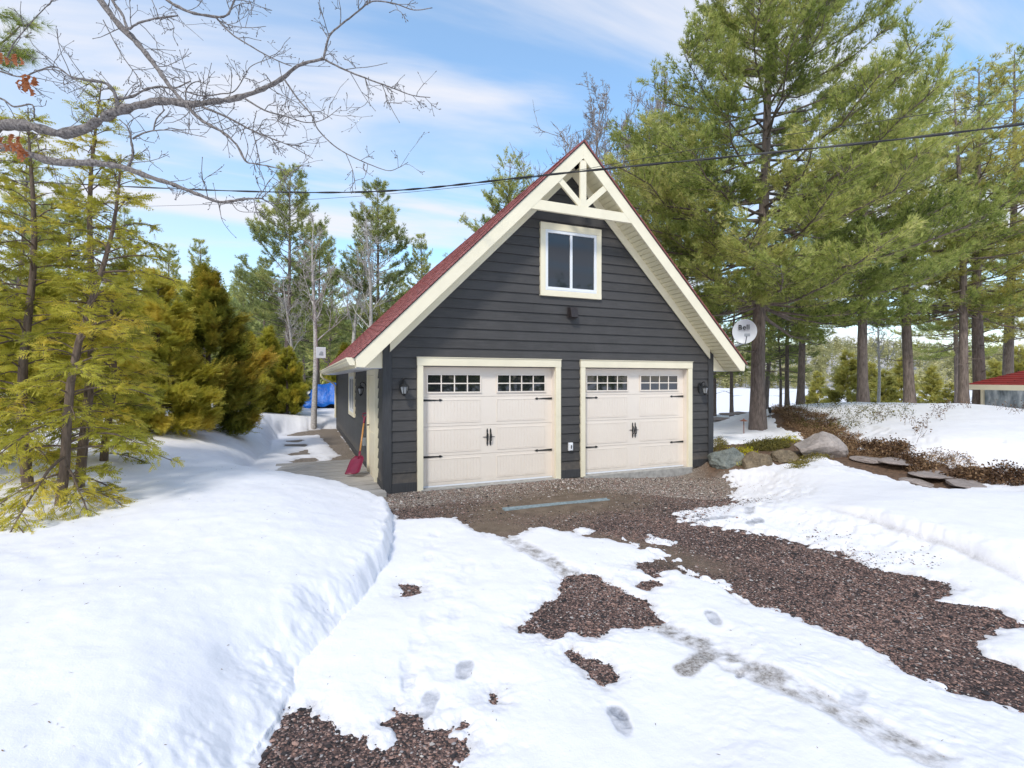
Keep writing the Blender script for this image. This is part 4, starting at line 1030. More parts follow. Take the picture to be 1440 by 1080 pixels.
def pine(seed, H, lo, width, nbr, r0, lean=(0, 0), dens=1.0, tl=.13, wd=.011, k=8, elev=(-.1, .75), sub=1.0, bare=0, side_bias=None, gap=.0, tint0=.5):
    """white pine: tapered trunk, whorled limbs turning up at the tips, fanned needle tufts. returns (wood Geo, crown Geo)"""
    rg = np.random.default_rng(seed)
    wood = Geo(); crown = Geo()
    K = 14; t = np.linspace(0, 1, K); tx = lean[0] * t ** 1.3 + .06 * np.sin(t * 7 + seed) * H / 14; ty = lean[1] * t ** 1.3 + .06 * np.cos(t * 6 + seed) * H / 14
    TP = np.stack([tx, ty, t * H], -1); TR = r0 * (1 - t) ** .8 * .93 + .012; TR[0] *= 1.25
    wood.tube(np.vstack([TP[0] - [0, 0, .5], TP]), np.concatenate([[TR[0] * 1.15], TR]), 12)
    hs = np.sort(rg.uniform(0, 1, nbr)) ; az = np.arange(nbr) * 2.4 + rg.normal(0, .4, nbr)
    sites = []; sdir = []; stint = []
    secP = []; secR = []
    for i in range(nbr):
        f = hs[i]; z = lo + (H * .985 - lo) * f
        if rg.uniform() < gap: continue
        L = width(f) * rg.uniform(.62, 1.12)
        if side_bias is not None: L *= 1 + side_bias[2] * (math.cos(az[i]) * side_bias[0] + math.sin(az[i]) * side_bias[1])
        b = np.array([np.interp(z, TP[:, 2], TP[:, 0]), np.interp(z, TP[:, 2], TP[:, 1]), z])
        e0 = elev[0] + (elev[1] - elev[0]) * f + rg.normal(0, .12)
        kk = 7; s = np.linspace(0, 1, kk); e = e0 + .55 * s ** 2 * (1 - .5 * f)
        dz = np.concatenate([[0], np.cumsum(np.sin(e[1:]) * L / (kk - 1))]); dr = np.concatenate([[0], np.cumsum(np.cos(e[1:]) * L / (kk - 1))])
        wob = rg.normal(0, .03, kk) * L * s; ca, sa = math.cos(az[i]), math.sin(az[i])
        BP = b + np.stack([dr * ca - wob * sa, dr * sa + wob * ca, dz + rg.normal(0, .012, kk) * L * s], -1)
        br = max(.007, min(.35 * np.interp(z, TP[:, 2], TR), .013 * L + .006))
        wood.tubes(BP[None], (br * (1 - .8 * s))[None], 5)
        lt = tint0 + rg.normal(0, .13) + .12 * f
        ns = max(5, int(L * 7.5 * sub))
        fs = rg.uniform(.22, 1, ns) ** .8
        base = np.stack([np.interp(fs, s, BP[:, c]) for c in range(3)], -1)
        tang = unit(np.stack([np.interp(np.minimum(fs + .05, 1), s, BP[:, c]) - np.interp(fs - .05, s, BP[:, c]) for c in range(3)], -1))
        lat = unit(np.cross(tang, [0, 0, 1.0])); sg = rg.choice([-1, 1], ns)
        sd2 = unit(tang * rg.uniform(.5, 1.0, (ns, 1)) + lat * (sg * rg.uniform(.5, 1.0, ns))[:, None] + np.stack([np.zeros(ns), np.zeros(ns), rg.uniform(-.1, .6, ns)], -1))
        sl_ = (.16 + .26 * L * (1 - .55 * fs)) * rg.uniform(.6, 1.15, ns)
        sl_ = np.minimum(sl_, 1.1)
        p2 = base + sd2 * sl_[:, None] * .55; p3 = base + sd2 * sl_[:, None] + np.stack([np.zeros(ns), np.zeros(ns), .12 * sl_], -1)
        secP.append(np.stack([base, p2, p3], 1)); secR.append(np.stack([np.full(ns, .007), np.full(ns, .005), np.full(ns, .003)], 1))
        for q in range(ns):
            m_ = max(2, int(sl_[q] / .055 * dens))
            u = rg.uniform(.25, 1, m_) ** .8
            pp = base[q] + (p3[q] - base[q]) * u[:, None] + rg.normal(0, .025 + .035 * sl_[q], (m_, 3))
            sites.append(pp); dd = unit(sd2[q] + rg.normal(0, .45, (m_, 3)) + [0, 0, .45]); sdir.append(dd)
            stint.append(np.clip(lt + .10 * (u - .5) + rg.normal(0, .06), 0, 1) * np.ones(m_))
        m_ = int(L / .07 * dens * .6); u = rg.uniform(.5, 1, m_)
        pp = np.stack([np.interp(u, s, BP[:, c]) for c in range(3)], -1) + rg.normal(0, .04, (m_, 3)); sites.append(pp)
        sdir.append(unit(rg.normal(0, .5, (m_, 3)) + [ca * .6, sa * .6, .6])); stint.append(np.clip(lt + rg.normal(0, .08, m_), 0, 1))
    # dead lower stubs
    for i in range(bare):
        z = rg.uniform(lo * .45, lo); a = rg.uniform(0, 6.28); L = rg.uniform(.4, 1.6)
        b = np.array([np.interp(z, TP[:, 2], TP[:, 0]), np.interp(z, TP[:, 2], TP[:, 1]), z]); s = np.linspace(0, 1, 5)
        BP = b + np.stack([s * L * math.cos(a), s * L * math.sin(a), s * L * rg.uniform(-.25, .25) + rg.normal(0, .05, 5) * s * L], -1)
        wood.tubes(BP[None], (.02 * (1 - .8 * s))[None], 4)
    if secP: wood.tubes(np.concatenate(secP), np.concatenate(secR), 3)
    S = np.concatenate(sites); D = np.concatenate(sdir); T = np.concatenate(stint)
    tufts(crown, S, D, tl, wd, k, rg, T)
    return wood, crown

def conifer_cone(seed, H, R, n, lo=.0, shape=1.0, L=.17, droop=-.1, wd=.012, up=.3, r0=.05, pairs=4, tint0=.5, tips=.25):
    """dense cedar: ascending branchlets filling a ragged cone"""
    rg = np.random.default_rng(seed); wood = Geo(); crown = Geo()
    wood.tube([(0, 0, -.4), (0, 0, 0), (.02 * H * .2, 0, H * .5), (0, 0, H * .97)], [r0 * 1.2, r0, r0 * .6, .006], 8)
    nb = int(H * 34); f = rg.uniform(0, 1, nb) ** 1.15; z = lo + (H - lo) * f; az = rg.uniform(0, 2 * math.pi, nb)
    lump = 1 + .30 * np.sin(az * 3 + z * 2.3 + seed) * np.cos(z * 3.1) + rg.normal(0, .14, nb)
    L0 = R * (1 - f ** shape * .96) * lump * (.65 + .35 * ss(f, -.02, .12)) + .05
    e = droop + up * (.3 + f) + rg.normal(0, .15, nb)
    s = np.linspace(0, 1, 5)
    rad = L0[:, None] * s * np.cos(e)[:, None]; zz_ = z[:, None] + L0[:, None] * (s * np.sin(e)[:, None] + .22 * s ** 2)
    BP = np.stack([rad * np.cos(az)[:, None], rad * np.sin(az)[:, None], zz_], -1)
    wood.tubes(BP, (.011 * (1 - .8 * s))[None] * np.ones((nb, 1)), 3)
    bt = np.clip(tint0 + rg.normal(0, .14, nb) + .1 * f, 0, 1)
    wgt = L0 / L0.sum(); idx = rg.choice(nb, n, p=wgt); u = rg.uniform(.15, 1, n) ** .55
    P = np.stack([np.array([0.0]) for _ in range(0)]) if False else None
    kk = u * 4; i0 = np.minimum(kk.astype(int), 3); fr = (kk - i0)[:, None]
    P = BP[idx, i0] * (1 - fr) + BP[idx, i0 + 1] * fr
    P = P + rg.normal(0, .05, (n, 3)) * (.5 + L0[idx, None])
    out_ = unit(np.stack([np.cos(az[idx]), np.sin(az[idx]), np.full(n, .2)], -1))
    D = unit(out_ + rg.normal(0, .5, (n, 3)) + [0, 0, up])
    N = unit(np.cross(D, rg.normal(0, 1, (n, 3)) * .5 + np.cross(out_, [0, 0, 1.0])))
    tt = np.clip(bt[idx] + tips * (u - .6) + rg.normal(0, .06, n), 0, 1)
    sprays(crown, P, D, N, L * rg.uniform(.65, 1.25, n), rg, tt, pairs, wd)
    return wood, crown

def bare_tree(seed, H, r0, spread=.5, levels=4, lean=(0, 0), lo=.25, nb=16, up=.8, tmin=.004):
    rg = np.random.default_rng(seed); wood = Geo()
    K = 12; t = np.linspace(0, 1, K)
    TP = np.stack([lean[0] * t + .02 * H * np.sin(t * 5 + seed) * t, lean[1] * t + .02 * H * np.cos(t * 6 + seed) * t, t * H], -1); TR = r0 * (1 - t) ** .9 + .006
    wood.tube(np.vstack([TP[0] - [0, 0, .5], TP]), np.concatenate([[TR[0] * 1.1], TR]), 9)
    stack = []
    for i in range(nb):
        f = lo + (1 - lo) * (i + rg.uniform(0, 1)) / nb; z = min(f, .97) * H
        a = i * 2.4 + rg.normal(0, .5); L = H * spread * (1.05 - f) * rg.uniform(.5, 1.1) + .25
        b = np.array([np.interp(z, TP[:, 2], TP[:, c]) for c in range(3)]); b[2] = z
        d = unit(np.array([math.cos(a), math.sin(a), up * rg.uniform(.6, 1.5)])); stack.append((b, d, L, min(.55 * np.interp(z, TP[:, 2], TR), .012 * L + .004), 1))
    fine = {5: ([], []), 3: ([], [])}
    while stack:
        b, d, L, r, lv = stack.pop()
        kk = 6 if lv < 3 else 4; P = [b]; dd = d
        for j in range(kk - 1):
            dd = unit(dd + rg.normal(0, .13, 3) + [0, 0, .07]); P.append(P[-1] + dd * L / (kk - 1))
        P = np.array(P); R = r * (1 - .82 * np.linspace(0, 1, kk)) + tmin
        (wood.tubes(P[None], R[None], 5 if lv < 2 else 3))
        if lv < levels:
            m_ = int(rg.integers(4, 7)) if lv < 3 else int(rg.integers(2, 5))
            for j in range(m_):
                f = rg.uniform(.2, .98); q = np.array([np.interp(f, np.linspace(0, 1, kk), P[:, c]) for c in range(3)])
                d2 = unit(dd * 1.0 + rg.normal(0, .62, 3) + [0, 0, .12]); stack.append((q, d2, L * rg.uniform(.3, .62), r * .5, lv + 1))
    return wood

def plant_tree(name, wc, x, y, label, cat, mats, group=None, rz=0.0, scale=1.0, z=None):
    z = float(hz(x, y)[0]) - .02 if z is None else z
    r = empty(name, (x, y, z), rz, label, cat, group); r.scale = (scale,) * 3
    wc[0].build('trunk', mats[0], r, smooth=True)
    if len(wc) > 1: wc[1].build('crown', mats[1], r)
    return r
def again(src, x, y, label, rz, scale, z=None, sz=None):
    o = copy_tree(src); z = float(hz(x, y)[0]) - .02 if z is None else z
    o.location = (x, y, z); o.rotation_euler = (0, 0, rz); o.scale = (scale, scale, sz or scale); o['label'] = label
    return o
def xy(px, d): p = atd(px, d); return p[0], p[1]
PB, PN = MAT['bark'], MAT['needle']

# big white pine just right of the garage
x, y, _ = at(1068, 603, .42)
GP = 'white pines round the garage'
pine_w = lambda f: (3.9 + 1.5 * math.sin(min(1, f * 1.5) * 3.14) ** 1) * (1 - f) ** .42 * (1 - .25 * (f < .06)) + .5
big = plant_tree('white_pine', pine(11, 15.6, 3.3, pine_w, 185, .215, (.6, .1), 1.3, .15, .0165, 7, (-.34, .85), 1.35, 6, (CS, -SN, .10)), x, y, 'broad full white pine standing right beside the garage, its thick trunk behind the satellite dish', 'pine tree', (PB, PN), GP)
# pines on the crest to the right
sp = lambda a, b: (lambda f: (a + b * math.sin(min(1, f * 1.3) * 3.14)) * (1 - f) ** .5 + .4)
px1 = pine(23, 12.0, 3.9, sp(2.5, 1.0), 95, .20, (.5, .2), 1.0, .16, .020, 6, (-.38, .6), 1.2, 7)
x, y = xy(1214, 20); p1 = plant_tree('white_pine', px1, x, y, 'lone bare-trunked white pine on the snow crest, first large trunk right of the grey-trunked one', 'pine tree', (PB, PN), GP)
px2 = pine(29, 14.0, 3.8, sp(2.4, 1.1), 105, .20, (-.3, .2), 1.0, .16, .020, 6, (-.38, .75), 1.2, 5, (CS, -SN, .25), tint0=.62)
x, y = xy(1279, 20.6); p2 = plant_tree('white_pine', px2, x, y, 'white pine with a straight rough grey trunk, third along the snow crest', 'pine tree', (PB, PN), GP)
x, y = xy(1358, 19); p3 = plant_tree('white_pine', pine(37, 12.5, 3.8, sp(1.9, .7), 60, .165, (-.3, .2), 1.0, .16, .018, 6, (-.3, .4), .9, 14, tint0=.5), x, y, 'dark-trunked pine, left one of the trunk cluster beside the red-roofed gazebo', 'pine tree', (PB, PN), GP)
x, y = xy(1376, 19.8); p4 = plant_tree('white_pine', pine(41, 14.0, 3.6, sp(2.2, 1.3), 84, .22, (.4, .2), .9, .17, .020, 6, (-.3, .6), .95, 10, (CS, -SN, .2), tint0=.66), x, y, 'thickest pine of the trunk cluster beside the red-roofed gazebo', 'pine tree', (PB, MAT['needle_yellow']), GP)
x, y = xy(1420, 24); p5 = plant_tree('white_pine', pine(43, 17.5, 4.8, sp(2.8, 1.3), 100, .23, (.5, .0), .9, .18, .023, 6, (-.35, .6), .9, 6, tint0=.6), x, y, 'tall pine rising directly behind the gazebo roof', 'pine tree', (PB, PN), GP)
x, y = xy(1500, 21); again(p4, x, y, 'yellow-green pine whose limbs reach in over the gazebo from the right edge', 2.2, .98)
x, y = xy(1345, 33); again(p2, x, y, 'pine farther back, its crown filling the gap left of the trunk cluster', 1.2, .9)
# lower-limb pines between the trunks
x, y = xy(1126, 24); again(p1, x, y, 'grey-trunked pine down the bank, widest trunk between the big and second pines', 3.6, .92)
x, y = xy(1108, 25.5); b_ = again(p3, x, y, 'thin leaning pine touching the left side of the grey-trunked pine down the bank', .6, .72)
b_.rotation_euler = (0.0, math.radians(4), .6)
x, y = xy(1028, 22); again(p3, x, y, 'slender pine near the garage corner, slightly leaning', 2.8, .52)
x, y = xy(1004, 24); again(p3, x, y, 'slender pine half hidden by the garage corner', 4.4, .55)
x, y = xy(1098, 27); again(p3, x, y, 'very thin pine stem just right of the big pine trunk', 5.4, .48)
x, y = xy(1078, 30); again(p1, x, y, 'pine partly hidden behind the big trunk beside the garage', 5.0, .78)
# pines behind the garage, above the roof
MP = (PB, MAT['needle'])
pf = pine(53, 14.5, 3.0, sp(2.0, 1.1), 105, .18, (.5, .2), 1.0, .20, .024, 6, (0, .9), .8, 0, tint0=.58)
x, y = xy(903, 24); pb1 = plant_tree('white_pine', pf, x, y, 'narrow pine rising just right of the gable peak', 'pine tree', MP, GP)
x, y = xy(966, 27); again(pb1, x, y, 'feathery pine between the gable peak and the big pine crown', 2.0, 1.12)
x, y = xy(716, 28); again(p1, x, y, 'sunlit yellow-green pine top showing over the left roof slope', 4.1, 1.0, sz=1.17)
x, y = xy(690, 31); again(pb1, x, y, 'lower pine top over the left roof slope, left of the sunlit one', 1.0, .72)
x, y = xy(600, 30); again(pb1, x, y, 'low sunlit pine beside the red roof edge, right of the tall dark-limbed pine', 3.0, .70)
x, y = xy(640, 34); again(pb1, x, y, 'small pine tip peeping over the middle of the red roof edge', 5.2, .68)
# two tall pines left of the garage
x, y = xy(402, 28); pl = plant_tree('white_pine', pine(61, 13.2, 3.6, sp(2.2, 1.1), 105, .15, (.3, .1), 1.05, .20, .024, 6, (.0, .7), 1.1, 12, gap=.08, tint0=.55), x, y, 'tall airy pine with sparse layered limbs, left of the pale-trunked bare tree', 'pine tree', (MAT['bark'], MAT['needle_far']), GP)
x, y = xy(536, 29); again(pl, x, y, 'tall dark-limbed pine with a rounded top, left of the red roof', 2.5, .97)
x, y = xy(372, 31); again(pl, x, y, 'thin pine with drooping lower limbs behind the tall airy pine', 4.4, .66)
x, y = xy(448, 34); again(pl, x, y, 'pine behind the pale-trunked bare tree', 1.1, .9)
x, y = xy(237, 24); again(pb1, x, y, 'pine top above the dark cedar, left of two', 1.4, .52)
x, y = xy(287, 25); again(pb1, x, y, 'pine top above the dark cedar, right of two', 3.9, .55)

# bare trees
GB = 'leafless trees'
x, y = xy(441, 18.6); bw = plant_tree('bare_tree', (bare_tree(7, 7.9, .105, .30, 4, (.1, .1), .38, 16, 1.3),), x, y, 'pale-trunked leafless tree beside the blue tarpaulin', 'leafless tree', (MAT['barkpale'],), GB)
x, y = xy(850, 26); bt1 = plant_tree('bare_tree', (bare_tree(9, 16.6, .19, .60, 5, (-.6, .2), .40, 22, 1.1, .0068),), x, y, 'spreading leafless crown directly behind the gable peak', 'leafless tree', (MAT['barkgrey'],), GB)
x, y = xy(935, 28); bt2 = plant_tree('bare_tree', (bare_tree(14, 19.0, .19, .42, 5, (.3, .2), .42, 24, 1.6, .0068),), x, y, 'tall slender leafless crown between the gable peak and the big pine', 'leafless tree', (MAT['barkgrey'],), GB)
x, y = xy(795, 29); again(bt1, x, y, 'leafless crown over the roof just left of the gable peak', 2.3, .86)
x, y = xy(885, 30); again(bt2, x, y, 'upright leafless crown behind the narrow pine', 1.9, .92)
x, y = xy(522, 24); again(bw, x, y, 'leafless tree with ascending grey limbs in front of the tall dark-limbed pine', 2.0, 1.22)
x, y = xy(492, 27); again(bw, x, y, 'leaning leafless tree between the pale-trunked tree and the dark-limbed pine', 4.0, 1.25).rotation_euler = (0, math.radians(-7), 4.0)
x, y = xy(414, 22); again(bw, x, y, 'crooked leafless tree leaning over the cedar thicket', .7, .78).rotation_euler = (math.radians(6), math.radians(-9), .7)
x, y = xy(1235, 27); again(bw, x, y, 'small leafless tree between the second and third pines on the crest', 5.1, .8)

# cedars on the left
GC = 'cedars on the left bank'
MC = (MAT['barkcedar'], MAT['spray'])
def hemlock(seed, H, r0, lean, nb, Lmax, lo, n_per, side=None, tint0=.5):
    """thin-trunked cedar with long, near-level open limbs hung with flat sprays"""
    rg = np.random.default_rng(seed); wood = Geo(); crown = Geo()
    K = 10; t = np.linspace(0, 1, K); TP = np.stack([lean[0] * t + .05 * np.sin(t * 8 + seed), lean[1] * t + .04 * np.cos(t * 7), t * H], -1); TR = r0 * (1 - t) ** .8 + .006
    wood.tube(np.vstack([TP[0] - [0, 0, .4], TP]), np.concatenate([[TR[0] * 1.2], TR]), 10)
    for i in range(nb):
        f = lo + (1 - lo) * (i + rg.uniform(0, 1)) / nb; z = f * H * .98; a = i * 2.4 + rg.normal(0, .35)
        L = Lmax * (1 - f) ** .7 * rg.uniform(.35, 1.2) * (.6 + .4 * min(1, (f - lo) * 5 + .5)) + .10
        if side is not None: L *= 1 + side[2] * (math.cos(a) * side[0] + math.sin(a) * side[1])
        b = np.array([np.interp(z, TP[:, 2], TP[:, c]) for c in range(3)])
        kk = 8; s = np.linspace(0, 1, kk); e = .30 + .35 * f + rg.normal(0, .28)
        ca, sa = math.cos(a), math.sin(a)
        wob = np.cumsum(rg.normal(0, .035, kk)) * L * .3
        BP = b + np.stack([s * L * ca * math.cos(e) - wob * sa, s * L * sa * math.cos(e) + wob * ca, L * (s * math.sin(e) - (.46 - .2 * f) * s ** 2)], -1)
        wood.tubes(BP[None], (.0035 + .012 * L * (1 - s) ** .9)[None], 5)
        lt = tint0 + rg.normal(0, .15)
        ns = max(5, int(L * 20)); fs = rg.uniform(.15, 1, ns) ** .75
        base = np.stack([np.interp(fs, s, BP[:, c]) for c in range(3)], -1)
        tang = unit(np.stack([np.interp(np.minimum(fs + .06, 1), s, BP[:, c]) - np.interp(fs - .06, s, BP[:, c]) for c in range(3)], -1))
        lat = unit(np.cross(tang, [0, 0, 1.0])); sg = rg.choice([-1, 1], ns)
        d2 = unit(tang * .8 + lat * (sg * rg.uniform(.4, 1.0, ns))[:, None] + rg.normal(0, .16, (ns, 3)))
        l2 = (.10 + .30 * L * (1 - .6 * fs)) * rg.uniform(.5, 1.15, ns)
        mid = base + d2 * l2[:, None] * .5; tip = base + d2 * l2[:, None] - np.array([0, 0, 1]) * (l2 * .16)[:, None]
        wood.tubes(np.stack([base, mid, tip], 1), np.array([.0042, .003, .0018])[None] * np.ones((ns, 1)), 3)
        for q in range(ns):
            m_ = max(3, int(n_per * l2[q] / .3)); u = rg.uniform(.05, 1, m_)
            P = np.where((u < .5)[:, None], base[q] + (mid[q] - base[q]) * (u * 2)[:, None], mid[q] + (tip[q] - mid[q]) * (u * 2 - 1)[:, None]) + rg.normal(0, .012, (m_, 3))
            l3 = unit(np.cross(d2[q], [0, 0, 1.0])); s3 = rg.choice([-1, 1], m_)
            D = unit(d2[q] * .9 + l3 * (s3 * rg.uniform(.2, .9, m_))[:, None] + rg.normal(0, .28, (m_, 3)) - [0, 0, .15])
            N = unit(np.array([0, 0, .7]) + rg.normal(0, .75, (m_, 3)))
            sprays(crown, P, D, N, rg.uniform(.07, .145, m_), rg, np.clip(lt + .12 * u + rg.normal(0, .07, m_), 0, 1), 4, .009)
    return wood, crown
RV = (CS, -SN)  # rightward
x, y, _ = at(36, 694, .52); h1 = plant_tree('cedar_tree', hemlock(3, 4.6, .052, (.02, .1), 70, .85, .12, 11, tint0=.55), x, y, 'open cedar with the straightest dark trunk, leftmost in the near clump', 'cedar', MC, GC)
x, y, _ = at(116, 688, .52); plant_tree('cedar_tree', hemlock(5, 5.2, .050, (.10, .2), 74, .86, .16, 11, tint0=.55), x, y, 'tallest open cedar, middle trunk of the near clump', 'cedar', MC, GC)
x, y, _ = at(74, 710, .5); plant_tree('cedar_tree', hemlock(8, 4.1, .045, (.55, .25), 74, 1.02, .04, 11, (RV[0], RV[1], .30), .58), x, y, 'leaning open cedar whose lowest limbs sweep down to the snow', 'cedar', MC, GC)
x, y = xy(-35, 6.2); plant_tree('cedar_tree', hemlock(12, 4.6, .06, (.1, .1), 70, 1.0, .04, 12), x, y, 'cedar at the left edge of the photo, only its limbs reaching in', 'cedar', MC, GC)
x, y = xy(150, 7.6); plant_tree('cedar_tree', hemlock(17, 3.0, .05, (.1, .1), 78, .9, .04, 12, None, .62), x, y, 'bushy yellow-green cedar right behind the near clump', 'cedar', MC, GC)
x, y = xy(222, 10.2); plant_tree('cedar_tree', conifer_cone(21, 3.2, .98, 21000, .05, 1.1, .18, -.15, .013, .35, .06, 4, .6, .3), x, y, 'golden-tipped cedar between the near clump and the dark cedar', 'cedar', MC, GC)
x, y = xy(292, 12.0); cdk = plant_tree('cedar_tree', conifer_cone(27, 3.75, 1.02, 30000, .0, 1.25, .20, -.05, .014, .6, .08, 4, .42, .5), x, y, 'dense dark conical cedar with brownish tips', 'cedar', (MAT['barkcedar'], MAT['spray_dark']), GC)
GT = 'cedar thicket behind the path'
for px_, d_, s_, rz_, lb in ((350, 18, .74, 1.0, 'cedar touching the right side of the dark conical cedar, in the thicket'), (376, 20, .86, 2.2, 'cedar in the thicket behind the shovelled path, under the tall airy pine'), (404, 19, .66, 3.0, 'short cedar at the front of the thicket'), (408, 23, .70, 4.4, 'cedar in the thicket just left of the pale trunk'), (335, 24, .9, .3, 'cedar at the back of the thicket, half behind the dark conical cedar'), (486, 33, 1.0, 5.0, 'cedar behind the far roof end'), (160, 13, .85, 3.7, 'dark cedar glimpsed behind the near clump'), (60, 12, .9, 2.9, 'dark cedar glimpsed behind the leftmost trunk'), (470, 27, .6, 1.5, 'cedar behind the blue tarpaulin')):
    x, y = xy(px_, d_); o = again(cdk, x, y, lb, rz_, s_); o['group'] = GT
    for ch in o.children:
        if ch.name.startswith('crown'):
            ch.material_slots[0].link = 'OBJECT'; ch.material_slots[0].material = MAT['spray']

# young yellow-green pines on the near shore
GY = 'young pines near the lake shore'
yp = conifer_cone(33, 4.2, 1.15, 6500, .3, 1.0, .26, -.15, .03, .3, .05, 3, .6, .2)
x, y = xy(1192, 32); y0_ = plant_tree('young_pine', yp, x, y, 'small pointed young pine alone on the snow, just left of the second pine', 'young pine', (MAT['barkcedar'], MAT['needle_yellow']), GY)
ylabs = [(1245, 42, 1.0, 'young pine between the second and third crest trunks'), (1310, 46, 1.1, 'young pine right of the third crest trunk'), (1335, 40, .8, 'low young pine left of the trunk cluster'), (1400, 36, 1.15, 'young pine seen between the trunk cluster and the gazebo roof'), (1150, 50, 1.0, 'young pine near the pale cottage across the lake'), (1268, 54, 1.4, 'taller young pine right behind the third crest trunk'), (1432, 44, 1.5, 'young pine above the gazebo roof ridge'), (1226, 60, 1.3, 'young pine directly behind the second crest trunk')]
for i, (px_, d_, s_, lb) in enumerate(ylabs):
    x, y = xy(px_, d_); again(y0_, x, y, lb, i * 1.7, s_, z=-1.5 if d_ > 40 else None)

# background mixed trees close behind, left side
fi = 0
GL = 'forest trees behind the left yard'
flabs = [(20, 17, .62, 'forest pine glimpsed through the leftmost cedar limbs'), (95, 20, .66, 'forest pine glimpsed between the two left cedar trunks'), (185, 22, .58, 'forest pine glimpsed above the golden-tipped cedar'), (345, 38, .72, 'forest pine at the left of the sky gap'), (462, 40, .74, 'forest pine right of the pale trunk'), (512, 38, .66, 'forest pine low behind the dark-limbed pine'), (565, 40, .72, 'forest pine against the far roof edge'), (428, 44, .8, 'forest pine low behind the tall airy pine'), (385, 46, .62, 'forest pine deep in the wood behind the thicket')]
for i, (px_, d_, s_, lb) in enumerate(flabs):
    x, y = xy(px_, d_); o = again(pl if i % 2 else pb1, x, y, lb, i * 1.3, s_); o['group'] = GL

# far wood over the lake and behind the left yard: one mass
def far_wood(name, label, sites, mat, seed, hmin, hmax, nb=26, tw=.5):
    rg = np.random.default_rng(seed); g = Geo()
    P = np.array(sites); n = len(P); H = rg.uniform(hmin, hmax, n); con = rg.uniform(0, 1, n) < .65
    g.tubes(np.stack([P - [0, 0, 1], P + np.stack([np.zeros(n), np.zeros(n), H * .9], -1)], 1), np.stack([H * .012 + .04, np.full(n, .03)], -1), 3, .25)
    k = nb
    f = rg.uniform(0, 1, (n, k)) ** 1.1; z = H[:, None] * (.15 + .85 * f); a = rg.uniform(0, 6.28, (n, k))
    R = H[:, None] * np.where(con[:, None], .24 * (1 - f) ** .8, .22 * np.sqrt(np.clip(1 - (2 * f - 1) ** 2, .04, 1))) * rg.uniform(.55, 1.15, (n, k)) + .2
    C = P[:, None] + np.stack([np.cos(a) * R * .55, np.sin(a) * R * .55, z], -1)
    C = C.reshape(-1, 3); R = R.reshape(-1); A = a.reshape(-1); tt = np.clip(np.repeat(rg.normal(.5, .2, n), k) + rg.normal(0, .12, n * k), 0, 1)
    for q in range(7):
        d = unit(np.stack([np.cos(A), np.sin(A), np.zeros(len(A))], -1) * .8 + rg.normal(0, .8, (len(A), 3))); s_ = unit(np.cross(d, rg.normal(0, 1, d.shape)))
        c2 = C + rg.normal(0, .35, C.shape) * R[:, None]; sz = R * rg.uniform(.3, .7, len(R)) + .15
        V = np.stack([c2 - s_ * (sz * tw * .5)[:, None], c2 + s_ * (sz * tw * .5)[:, None], c2 + d * sz[:, None]], 1).reshape(-1, 3)
        g.add(V, np.arange(len(V)).reshape(-1, 3), np.clip(tt + rg.normal(0, .08, len(tt)), 0, 1))
    o = g.build(name, mat); tag(o, label, 'forest', kind='stuff'); return o
rg = np.random.default_rng(77); S = []
for i in range(1500):
    a = rg.uniform(-.22, 1.15); r = rg.uniform(215, 330) if i > 260 else rg.uniform(213, 222)
    x, y = polar(np.array([math.degrees(a)]), np.array([r])); z = hillz(np.array(a), np.array(r)); S.append((x[0, 0], y[0, 0], float(z)))
far_wood('far_forest', 'olive and brown wooded hills across the frozen lake', S, MAT['needle_hill'], 5, 5, 10)
S = []
for i in range(620):
    a = rg.uniform(-1.0, -.20); r = 60 + 130 * rg.uniform(0, 1) ** 1.3
    x, y = polar(np.array([math.degrees(a)]), np.array([r])); z = hillz(np.array(a), np.array(r)); S.append((x[0, 0], y[0, 0], float(z)))
far_wood('left_forest', 'wooded rise closing the view behind the left yard', S, MAT['needle_far'], 6, 6, 11, 60, .4)

S = []
for i in range(120):
    a = rg.uniform(1.9, 4.4); r = rg.uniform(26, 45)
    x, y = polar(np.array([math.degrees(a)]), np.array([r])); S.append((x[0, 0], y[0, 0], 0.0))
far_wood('forest_across_the_road', 'wood behind the photographer, mirrored dimly in the garage windows', S, MAT['needle_far'], 7, 8, 13, 60, .3)

